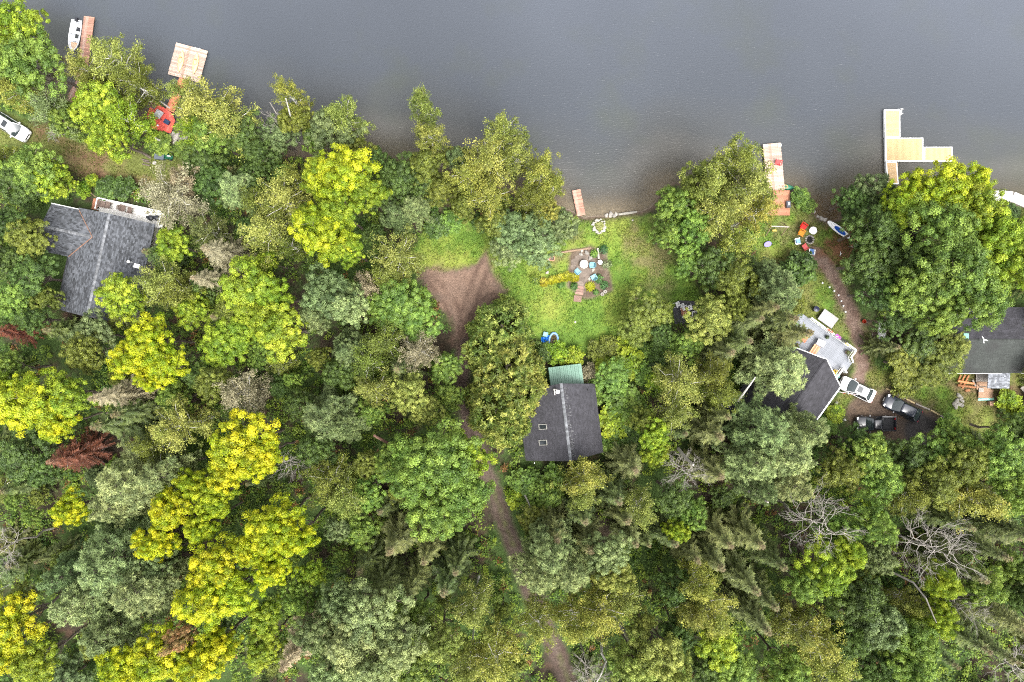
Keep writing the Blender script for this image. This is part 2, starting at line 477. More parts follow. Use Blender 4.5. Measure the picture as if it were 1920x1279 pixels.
# ------------------------------------------------------------------ water
def water_mat():
    m = bpy.data.materials.new('lake_water')
    t, N, L, b = nodes_of(m)
    at = N.new('ShaderNodeAttribute'); at.attribute_name = 'depth'
    tc = N.new('ShaderNodeTexCoord')
    # peaty body colour by depth, weed patches; lighter far tone paints in sky reflection
    cr = N.new('ShaderNodeValToRGB')
    e = cr.color_ramp.elements
    e[0].position = 0.0; e[0].color = (0.098, 0.090, 0.075, 1)
    e[1].position = 1.0; e[1].color = (0.062, 0.070, 0.087, 1)
    q = cr.color_ramp.elements.new(0.17); q.color = (0.047, 0.050, 0.052, 1)
    q = cr.color_ramp.elements.new(0.32); q.color = (0.045, 0.051, 0.061, 1)
    mrd = N.new('ShaderNodeMapRange'); mrd.inputs[1].default_value = 0.0; mrd.inputs[2].default_value = 36.0
    nzl = N.new('ShaderNodeTexNoise'); nzl.inputs['Scale'].default_value = 0.06; nzl.inputs['Detail'].default_value = 4
    L.new(tc.outputs['Object'], nzl.inputs['Vector'])
    ma = N.new('ShaderNodeMath'); ma.operation = 'MULTIPLY_ADD'
    L.new(nzl.outputs['Fac'], ma.inputs[0]); ma.inputs[1].default_value = 9.0
    sb = N.new('ShaderNodeMath'); sb.operation = 'SUBTRACT'; L.new(at.outputs['Fac'], sb.inputs[0]); sb.inputs[1].default_value = 4.5
    L.new(sb.outputs[0], ma.inputs[2]); L.new(ma.outputs[0], mrd.inputs[0]); L.new(mrd.outputs[0], cr.inputs[0])
    nw = N.new('ShaderNodeTexNoise'); nw.inputs['Scale'].default_value = 0.11; nw.inputs['Detail'].default_value = 6
    L.new(tc.outputs['Object'], nw.inputs['Vector'])
    wf = N.new('ShaderNodeMapRange'); wf.inputs[1].default_value = 0.52; wf.inputs[2].default_value = 0.72; wf.inputs[4].default_value = 0.5
    L.new(nw.outputs['Fac'], wf.inputs[0])
    near = N.new('ShaderNodeMapRange'); near.inputs[1].default_value = 34; near.inputs[2].default_value = 12
    L.new(at.outputs['Fac'], near.inputs[0])
    wm = N.new('ShaderNodeMath'); wm.operation = 'MULTIPLY'; L.new(wf.outputs[0], wm.inputs[0]); L.new(near.outputs[0], wm.inputs[1])
    mx = N.new('ShaderNodeMix'); mx.data_type = 'RGBA'; mx.inputs['B'].default_value = (0.050, 0.056, 0.042, 1)
    L.new(wm.outputs[0], mx.inputs['Factor']); L.new(cr.outputs[0], mx.inputs['A'])
    big = N.new('ShaderNodeTexNoise'); big.inputs['Scale'].default_value = 0.018; big.inputs['Detail'].default_value = 3  # broad uneven sky reflection, painted into the body colour as noise
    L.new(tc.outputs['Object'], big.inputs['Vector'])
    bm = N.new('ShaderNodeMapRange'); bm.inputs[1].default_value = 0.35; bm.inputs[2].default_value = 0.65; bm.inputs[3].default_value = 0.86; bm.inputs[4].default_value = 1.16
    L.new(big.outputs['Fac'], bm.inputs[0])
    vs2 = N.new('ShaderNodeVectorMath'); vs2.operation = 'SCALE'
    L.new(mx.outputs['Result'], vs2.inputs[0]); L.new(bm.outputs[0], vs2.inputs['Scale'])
    L.new(vs2.outputs[0], b.inputs['Base Color'])
    b.inputs['Roughness'].default_value = 0.20; b.inputs['IOR'].default_value = 1.33; b.inputs['Specular IOR Level'].default_value = 0.5
    # fine wind ripples
    mp = N.new('ShaderNodeMapping'); mp.inputs['Rotation'].default_value = (0, 0, R_(-38)); mp.inputs['Scale'].default_value = (1.0, 2.6, 1)
    L.new(tc.outputs['Object'], mp.inputs[0])
    r1 = N.new('ShaderNodeTexNoise'); r1.inputs['Scale'].default_value = 2.2; r1.inputs['Detail'].default_value = 4; r1.inputs['Distortion'].default_value = 0.6
    L.new(mp.outputs[0], r1.inputs['Vector'])
    bp = N.new('ShaderNodeBump'); bp.inputs['Strength'].default_value = 1.0; bp.inputs['Distance'].default_value = 0.035
    L.new(r1.outputs['Fac'], bp.inputs['Height']); L.new(bp.outputs[0], b.inputs['Normal'])
    # see the bottom where it is shallow
    tr = N.new('ShaderNodeBsdfTransparent'); tr.inputs[0].default_value = (0.88, 0.84, 0.76, 1)
    sh = N.new('ShaderNodeMapRange'); sh.interpolation_type = 'SMOOTHSTEP'; sh.inputs[1].default_value = 0.0; sh.inputs[2].default_value = 5.0; sh.inputs[3].default_value = 0.30; sh.inputs[4].default_value = 1.0
    L.new(at.outputs['Fac'], sh.inputs[0])
    ms = N.new('ShaderNodeMixShader')
    L.new(sh.outputs[0], ms.inputs[0]); L.new(tr.outputs[0], ms.inputs[1]); L.new(b.outputs[0], ms.inputs[2])
    L.new(ms.outputs[0], N['Material Output'].inputs['Surface'])
    return m
wx = axis(-72, 72, 0.8, 420, 16); wy = axis(12, 50, 0.8, 420, 16); wy = wy[wy > -6]
WX, WY = np.meshgrid(wx, wy)
WD = sdf(WX, WY, LAND)
keep = (np.minimum(np.minimum(WD[:-1, :-1], WD[1:, :-1]), np.minimum(WD[:-1, 1:], WD[1:, 1:])) < 1.2)
jj, ii = np.nonzero(keep)
a_ = jj*len(wx)+ii
qd = np.stack([a_, a_+1, a_+len(wx)+1, a_+len(wx)], 1)
us, iv = np.unique(qd, return_inverse=True); iv = iv.reshape(qd.shape)
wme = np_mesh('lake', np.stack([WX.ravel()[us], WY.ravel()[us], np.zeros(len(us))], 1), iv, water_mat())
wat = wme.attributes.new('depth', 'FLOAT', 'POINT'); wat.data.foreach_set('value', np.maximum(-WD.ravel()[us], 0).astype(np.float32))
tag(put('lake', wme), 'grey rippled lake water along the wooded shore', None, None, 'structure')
# ------------------------------------------------------------------ vegetation prototypes (meshes shared by the trees)
rng = np.random.default_rng(11)
def unit(v): return v/np.maximum(np.linalg.norm(v, axis=-1, keepdims=True), 1e-9)
def rdir(n): return unit(rng.normal(size=(n, 3)))
def leaves_mesh(name, C, N, Ln, Wd, leaf, T=None):
    """one rhombic leaf (two triangles, bent along the midrib) per row"""
    n = len(C)
    N = unit(N)
    r = rdir(n) if T is None else T
    t = unit(r - (r*N).sum(1, keepdims=True)*N)
    b = np.cross(N, t)
    Ln = np.broadcast_to(np.asarray(Ln, float).reshape(-1, 1), (n, 1)); Wd = np.broadcast_to(np.asarray(Wd, float).reshape(-1, 1), (n, 1))
    q = np.stack([C - t*Ln*0.5 - N*Ln*0.08, C + b*Wd*0.5 - t*Ln*0.06 + N*Wd*0.12, C + t*Ln*0.5 - N*Ln*0.08, C - b*Wd*0.5 - t*Ln*0.06 + N*Wd*0.12], 1)
    me = np_mesh(name, q.reshape(-1, 3), np.arange(n*4).reshape(n, 4), FOL)
    at = me.attributes.new('leaf', 'FLOAT_COLOR', 'POINT')
    l4 = np.concatenate([leaf, np.ones((n, 1))], 1)
    at.data.foreach_set('color', np.repeat(l4, 4, axis=0).astype(np.float32).ravel())
    return me

def wobble(a, b, n, amt):
    a, b = Vector(a), Vector(b); L = (b-a).length
    out = []
    for i in range(n+1):
        t = i/n
        p = a.lerp(b, t)
        if 0 < i < n: p = p + Vector(rng.normal(size=3))*amt*L
        out.append(p)
    return out

def wood(name, h, r, limbs, m, sway=0.015):
    mb = MB()
    pts = wobble((0, 0, -0.3), (0, 0, h), 6, sway)
    mb.tube(pts, [r*(1.25-1.1*i/6) for i in range(7)], 7)
    for a, c, rr in limbs:
        mb.tube(wobble(a, c, 3, 0.05), [rr, rr*0.75, rr*0.5, rr*0.2], 5)
    return mb.mesh(name, m, True)

def crown_leafy(name, R, z0, z1, nl, npf, pr, nlf, ls, up=0.55, lob=(0.32, 0.48), bark=None, flat=0.8, dens_out=0.6, asp=0.62, spread=0.66, limbs_to=0.25, trunk_r=0.22, top=0.85):
    H = z1-z0
    lobes = []
    for i in range(nl):
        ph = i*2.39996 + rng.normal()*0.35
        rr = R*spread*math.sqrt((i+0.4)/nl)*(0.9+0.2*rng.random())
        lr = R*rng.uniform(*lob)
        z = z0 + H*(0.30 + (top-0.30)*(1-(rr/R)**1.6) + rng.normal()*0.05)
        lobes.append((Vector((rr*math.cos(ph), rr*math.sin(ph), min(z, z1-lr*flat*0.6))), lr))
    C, N, LV, limbs = [], [], [], []
    for lc, lr in lobes:
        limbs.append(((0, 0, z0*0.9 + (lc.z-z0)*0.25), tuple(lc), trunk_r*0.42))
        d = rdir(int(npf*2.2)); d = d[d[:, 2] > -0.30][:npf]
        ctr = np.array(lc) + d*lr*rng.uniform(0.70, 1.16, (len(d), 1))*np.array([1, 1, flat])
        for p, dd in zip(ctr, d):
            if rng.random() < limbs_to*0.5: limbs.append((tuple(lc), tuple(p), trunk_r*0.14))
            k = int(nlf*rng.uniform(0.7, 1.25)); pr_ = pr*rng.uniform(0.55, 1.45)
            e = unit(rng.normal(size=(k, 3)) + dens_out*dd + np.array([0, 0, 0.35]))
            C.append(p + e*pr_*rng.uniform(0.35, 1.08, (k, 1))*np.array([1, 1, 0.72]))
            N.append(e*0.85 + np.array([0, 0, up*0.6]) + rdir(k)*0.42)
            LV.append(np.stack([rng.random(k), np.full(k, rng.random()), np.zeros(k)], 1))
    C, N, LV = map(np.concatenate, (C, N, LV))
    me = leaves_mesh(name+'_leaves', C, N, ls*rng.uniform(0.75, 1.3, len(C)), ls*asp*rng.uniform(0.8, 1.2, len(C)), LV)
    tr = wood(name+'_wood', z0+H*0.8, trunk_r, limbs, bark or M_BARK)
    return me, tr, R, z1

def crown_birch(name, R, z0, z1, seed=0, ls=0.19):
    """loose wispy crown: stacked drooping sprays round pale limbs"""
    H = z1-z0; C, N, LV, limbs = [], [], [], []
    nb = 26
    for i in range(nb):
        t = (i+0.5)/nb
        ph = i*2.39996+rng.normal()*0.5
        prof = math.sin(math.pi*min(1, 0.12+t*0.92))**0.7
        ln = R*prof*rng.uniform(0.65, 1.1)
        zb = z0+H*t*0.82
        tip = Vector((math.cos(ph)*ln, math.sin(ph)*ln, zb+H*0.16*rng.uniform(0.5, 1.2)))
        limbs.append(((0, 0, zb-0.3), tuple(tip), 0.07))
        for s in np.linspace(0.35, 1.05, 5):
            for _ in range(2):
                p = np.array(Vector((0, 0, zb)).lerp(tip, float(s))) + rng.normal(size=3)*0.33*np.array([1, 1, 0.7])
                k = int(46*rng.uniform(0.5, 1.4)); pr = rng.uniform(0.36, 0.72)
                e = unit(rng.normal(size=(k, 3))+np.array([0, 0, 0.2]))
                C.append(p+e*pr*rng.uniform(0.2, 1.1, (k, 1))*np.array([1, 1, 0.95])-np.array([0, 0, 0.15]))
                N.append(e*0.3+np.array([0, 0, 0.5])+rdir(k)*0.8)
                LV.append(np.stack([rng.random(k), np.full(k, rng.random()), np.zeros(k)], 1))
    C, N, LV = map(np.concatenate, (C, N, LV))
    me = leaves_mesh(name+'_leaves', C, N, ls*rng.uniform(0.7, 1.35, len(C)), ls*0.6*rng.uniform(0.8, 1.2, len(C)), LV)
    tr = wood(name+'_wood', z1*0.96, 0.13, limbs, M_BIRCH, 0.012)
    return me, tr, R, z1

def crown_pine(name, R, z0, z1):
    """white-pine habit: tiers of boughs ending in soft needle tufts"""
    H = z1-z0; C, N, T, LV, limbs = [], [], [], [], []
    nw = 8
    for w in range(nw):
        t = w/(nw-1); zb = z0+H*t*0.86
        prof = (1-t)**0.65*0.95+0.12
        for b in range(7 if w < nw-1 else 4):
            ph = b*2*math.pi/7+rng.normal()*0.28+w
            ln = R*prof*rng.uniform(0.7, 1.12)
            tip = Vector((math.cos(ph)*ln, math.sin(ph)*ln, zb+ln*0.22+H*0.05*rng.random()))
            limbs.append(((0, 0, zb), tuple(tip), 0.06))
            for s in np.linspace(0.4, 1.05, max(3, int(ln*2.2))):
                for sd in (-1, 0, 1):
                    side = np.array([-math.sin(ph), math.cos(ph), 0])*sd*0.42*(1.15-abs(s-0.6))*min(1.4, ln*0.5)
                    p = np.array(Vector((0, 0, zb)).lerp(tip, float(s)))+side+rng.normal(size=3)*0.12
                    k = 26; d = unit(rng.normal(size=(k, 3))+np.array([0.6*math.cos(ph), 0.6*math.sin(ph), 0.7]))
                    C.append(p+d*rng.uniform(0.12, 0.34, (k, 1))); T.append(d)
                    N.append(np.array([0, 0, 0.8])+rdir(k)*0.6)
                    LV.append(np.stack([rng.random(k), np.full(k, rng.random()), np.zeros(k)], 1))
    C, N, T, LV = map(np.concatenate, (C, N, T, LV))
    me = leaves_mesh(name+'_needles', C, N, 0.40*rng.uniform(0.7, 1.2, len(C)), 0.085, LV, T)
    tr = wood(name+'_wood', z1*0.95, 0.2, limbs, M_BARK)
    return me, tr, R, z1

def crown_spruce(name, R, z0, z1, bare=0.0, fine=1.0):
    """conical crown: whorls of drooping boughs with needle sprays on both sides, paler cones near the tip"""
    H = z1-z0; C, N, T, LV, limbs = [], [], [], [], []
    nw = 20
    for w in range(nw):
        t = w/(nw-1); zb = z0+H*t*0.97
        nb = 8 if t < 0.7 else 6
        for b in range(nb):
            ph = b*2*math.pi/nb+w*1.1+rng.normal()*0.2
            ln = (R*(1-t)**0.85+0.14)*rng.uniform(0.55, 1.2)
            dr = np.array([math.cos(ph), math.sin(ph), 0]); sd = np.array([-math.sin(ph), math.cos(ph), 0])
            tipz = zb-ln*0.24
            if w % 2 == 0: limbs.append(((0, 0, zb), (dr[0]*ln, dr[1]*ln, tipz+0.02), 0.03))
            m = max(4, int(ln*8.0*fine))
            s = np.linspace(0.12, 1.0, m)
            for side in (-1, 1, 0):
                sl = (0.5*(1-s*0.62)*min(ln, 1.5)*0.62+0.1)
                d = unit(dr*0.75+sd*side*0.8+np.array([0, 0, 0.10 if side else 0.02])+rng.normal(size=(m, 3))*0.16)
                base = dr*ln*s[:, None]+np.array([0, 0, zb])+np.array([0, 0, 1])*(-(s**2)*ln*0.24)[:, None]
                if rng.random() < bare: continue
                C.append(base+d*(sl*0.5)[:, None]); T.append(d)
                N.append(np.array([0, 0, 0.9])+dr*0.15+rdir(m)*0.42)
                tipc = np.clip((t-0.86)/0.12, 0, 1)*0.7
                LV.append(np.stack([0.25+0.5*rng.random(m)+0.25*s, np.full(m, rng.random()), np.full(m, tipc)*(rng.random(m) < 0.75)], 1))
                if side == 0: C[-1] = base+np.array([0, 0, 0.04])
    C, N, T, LV = map(np.concatenate, (C, N, T, LV))
    L_ = 0.46*rng.uniform(0.65, 1.2, len(C))
    me = leaves_mesh(name+'_needles', C, N, L_, 0.105 if not bare else 0.06, LV, T)
    tr = wood(name+'_wood', z1*0.99, 0.17, limbs, M_BARK if not bare else M_DEADWOOD, 0.004)
    return me, tr, R, z1

def crown_cedar(name, R, z0, z1):
    """dense upright feathery crown of many small sprays"""
    H = z1-z0; C, N, T, LV = [], [], [], []
    for i in range(520):
        u = rng.random()
        t = 1-math.sqrt(u)*0.98
        ph = rng.random()*6.283
        rad = R*(1-t**1.9)**0.6*rng.uniform(0.80, 1.06)*(1+0.16*math.sin(3*ph+t*5)+0.10*math.sin(7*ph))
        p = np.array([math.cos(ph)*rad, math.sin(ph)*rad, z0+H*t])
        out = np.array([math.cos(ph), math.sin(ph), 0.9])
        k = 30
        d = unit(out*0.8+rng.normal(size=(k, 3))*0.75)
        C.append(p+d*rng.uniform(0.05, 0.5, (k, 1))); T.append(d)
        N.append(np.array([0, 0, 0.5])+out*0.3+rdir(k)*0.7)
        LV.append(np.stack([rng.random(k), np.full(k, rng.random()), np.zeros(k)], 1))
    C, N, T, LV = map(np.concatenate, (C, N, T, LV))
    me = leaves_mesh(name+'_sprays', C, N, 0.34*rng.uniform(0.7, 1.25, len(C)), 0.13, LV, T)
    tr = wood(name+'_wood', z1*0.9, 0.22, [], M_BARK)
    return me, tr, R, z1

def bare_tree(name, R, z1, m, nlimb=18, levels=3, lean=0.0):
    mb = MB()
    ax = Vector((lean, 0, z1))
    pts = wobble((0, 0, -0.3), tuple(ax), 8, 0.012)
    mb.tube(pts, [0.14*(1.15-1.05*i/8) for i in range(9)], 7)
    def grow(a, d, ln, r, lv):
        b = a+d*ln
        pp = wobble(a, b, 3, 0.07)
        mb.tube(pp, [r, r*0.8, r*0.6, r*0.3], 4 if lv else 5, False)
        if lv >= levels: return
        n = 5 if lv == 0 else 3
        for k in range(n):
            s = 0.35+0.6*(k+rng.random()*0.6)/n
            nd = (d+Vector(rng.normal(size=3))*0.55+Vector((0, 0, 0.12))).normalized()
            grow(a.lerp(b, s), nd, ln*rng.uniform(0.38, 0.58), r*0.55, lv+1)
    for i in range(nlimb):
        t = 0.42+0.56*i/nlimb
        ph = i*2.39996+rng.normal()*0.3
        a = Vector((0, 0, 0)).lerp(ax, t)
        d = Vector((math.cos(ph), math.sin(ph), rng.uniform(0.15, 0.7))).normalized()
        grow(a, d, R*(1.08-0.65*abs(t-0.62)*2)*rng.uniform(0.7, 1.0), 0.045*(1.3-t*0.7), 0)
    return None, mb.mesh(name, m, True), R, z1

def crown_shrub(name, R, z1, nlf=70, ls=0.24, np_=34):
    C, N, LV = [], [], []
    for i in range(np_):
        ph = i*2.39996; rr = R*0.85*math.sqrt((i+0.3)/np_)
        p = np.array([rr*math.cos(ph)+rng.normal()*0.1, rr*math.sin(ph)+rng.normal()*0.1, z1*(0.35+0.5*(1-(rr/R)**2))+rng.normal()*0.12*z1])
        k = int(nlf*rng.uniform(0.7, 1.3)); pr = R*rng.uniform(0.2, 0.34)
        e = unit(rng.normal(size=(k, 3))+np.array([0, 0, 0.5]))
        C.append(p+e*pr*rng.uniform(0.3, 1.1, (k, 1))*np.array([1, 1, 0.8]))
        N.append(e*0.4+np.array([0, 0, 0.7])+rdir(k)*0.55)
        LV.append(np.stack([rng.random(k), np.full(k, rng.random()), np.zeros(k)], 1))
    C, N, LV = map(np.concatenate, (C, N, LV))
    C[:, 2] = np.maximum(C[:, 2], 0.05)
    me = leaves_mesh(name+'_leaves', C, N, ls*rng.uniform(0.7, 1.3, len(C)), ls*0.6, LV)
    mb = MB()
    for k in range(6):
        a = k*1.05
        mb.tube(wobble((0.05*math.cos(a), 0.05*math.sin(a), -0.1), (R*0.5*math.cos(a), R*0.5*math.sin(a), z1*0.7), 3, 0.05), [0.04, 0.03, 0.025, 0.01], 5)
    return me, mb.mesh(name+'_stems', M_BARK, True), R, z1

PROTO = {
 'M': [crown_leafy('maple', 4.0, 5, 14.5, 12, 14, 0.56, 150, 0.205, up=0.7, lob=(0.30, 0.46), flat=0.75) for _ in range(5)],
 'A': [crown_leafy('leafy', 4.0, 4, 14.5, 14, 16, 0.50, 125, 0.195, up=0.45, lob=(0.26, 0.42), flat=0.9, spread=0.7, limbs_to=0.5) for _ in range(5)],
 'B': [crown_birch('birch', 3.2, 4.5, 15.5) for _ in range(6)],
 'P': [crown_pine('pine', 3.8, 5, 16) for _ in range(4)],
 'S': [crown_spruce('spruce', 2.3, 1.2, 14) for _ in range(5)],
 'C': [crown_cedar('cedar', 3.0, 0.6, 11.5) for _ in range(3)],
 'DS': [crown_spruce('dead_spruce', 2.3, 2.0, 13.5, bare=0.15, fine=1.3) for _ in range(2)],
 'BT': [bare_tree('bare_tree', 3.6, 15, M_DEADWOOD, lean=0.3) for _ in range(4)],
 'SH': [crown_shrub('shrub', 1.5, 1.9) for _ in range(5)],
 'SL': [crown_shrub('broad_shrub', 1.5, 2.4, 52, 0.34, 30) for _ in range(3)],
}
NAMES = {'M': 'leafy_tree', 'A': 'leafy_tree', 'B': 'birch_tree', 'P': 'pine_tree', 'S': 'spruce_tree', 'C': 'cedar_tree', 'DS': 'dead_spruce_tree', 'BT': 'bare_tree', 'SH': 'shrub', 'SL': 'shrub'}
GAIN = 0.58
# palette: leaf colour, accent colour, word
PAL = {
 'Y': ((162, 190, 28), (230, 224, 42), 'bright yellow'), 'V': ((156, 188, 34), (208, 216, 46), 'lime yellow'), 'L': ((140, 178, 46), (192, 210, 62), 'yellow-green'), 'G': ((118, 156, 64), (164, 192, 82), 'fresh green'),
 'D': ((88, 116, 54), (116, 144, 66), 'dark green'), 'O': ((124, 138, 54), (154, 164, 68), 'olive green'), 'B': ((152, 168, 76), (192, 198, 100), 'pale olive'),
 'W': ((156, 170, 72), (198, 198, 92), 'golden olive'), 'P': ((156, 178, 114), (192, 206, 134), 'grey-green'), 'K': ((126, 150, 92), (156, 174, 110), 'dusty green'),
 'S': ((92, 112, 54), (124, 138, 70), 'dark olive'), 'T': ((112, 124, 62), (144, 150, 86), 'brownish olive'), 'N': ((176, 168, 130), (194, 186, 150), 'beige'),
 'X': ((200, 182, 120), (214, 164, 122), 'faded orange'), 'R': ((122, 70, 50), (144, 88, 62), 'rust red'), 'Z': ((176, 170, 156), (160, 150, 130), 'ashen grey'), 'F': ((122, 148, 56), (200, 200, 98), 'yellow-flecked'),
}
TREES = []
def tree(kind, px, py, dpx, h, pal, rzv=None, top_ref=0.78):
    """crown centre at photo pixel (px, py) seen at height top_ref*h; the trunk stands vertically under it"""
    pro = PROTO[kind]
    i = int(rng.integers(len(pro)))
    me, wd, R, hz = pro[i]
    ref = h*top_ref
    x, y = P(px, py, ref)
    z = gz(x, y)
    z = max(z, -0.4)
    rad = dpx*0.5*S_PX*(H_CAM-ref)/H_CAM
    a, b, word = PAL[pal]
    root = thing(NAMES[kind], None, None, (x, y, z), rng.random()*6.283 if rzv is None else rzv)
    sx = rad/R
    root.scale = (sx*rng.uniform(0.93, 1.07), sx*rng.uniform(0.93, 1.07), h/hz)
    j = rng.uniform(0.90, 1.10)*(1.12 if pal in 'YVX' else 1.0); hj = rng.normal()*0.05
    t = put('trunk', wd, root)
    if me:
        c = put('crown', me, root)
        ca = rgb(*a, GAIN*j); cb = rgb(*b, GAIN*j)
        c.color = (ca[0]*(1+hj), ca[1], ca[2], 1)
        c['accent'] = [cb[0]*(1+hj), cb[1], cb[2]]
        c['tip_tint'] = [0.17, 0.115, 0.065]
    TREES.append(dict(o=root, kind=kind, px=px, py=py, d=dpx, h=h, pal=pal, word=word, x=x, y=y, r=rad))
    return root
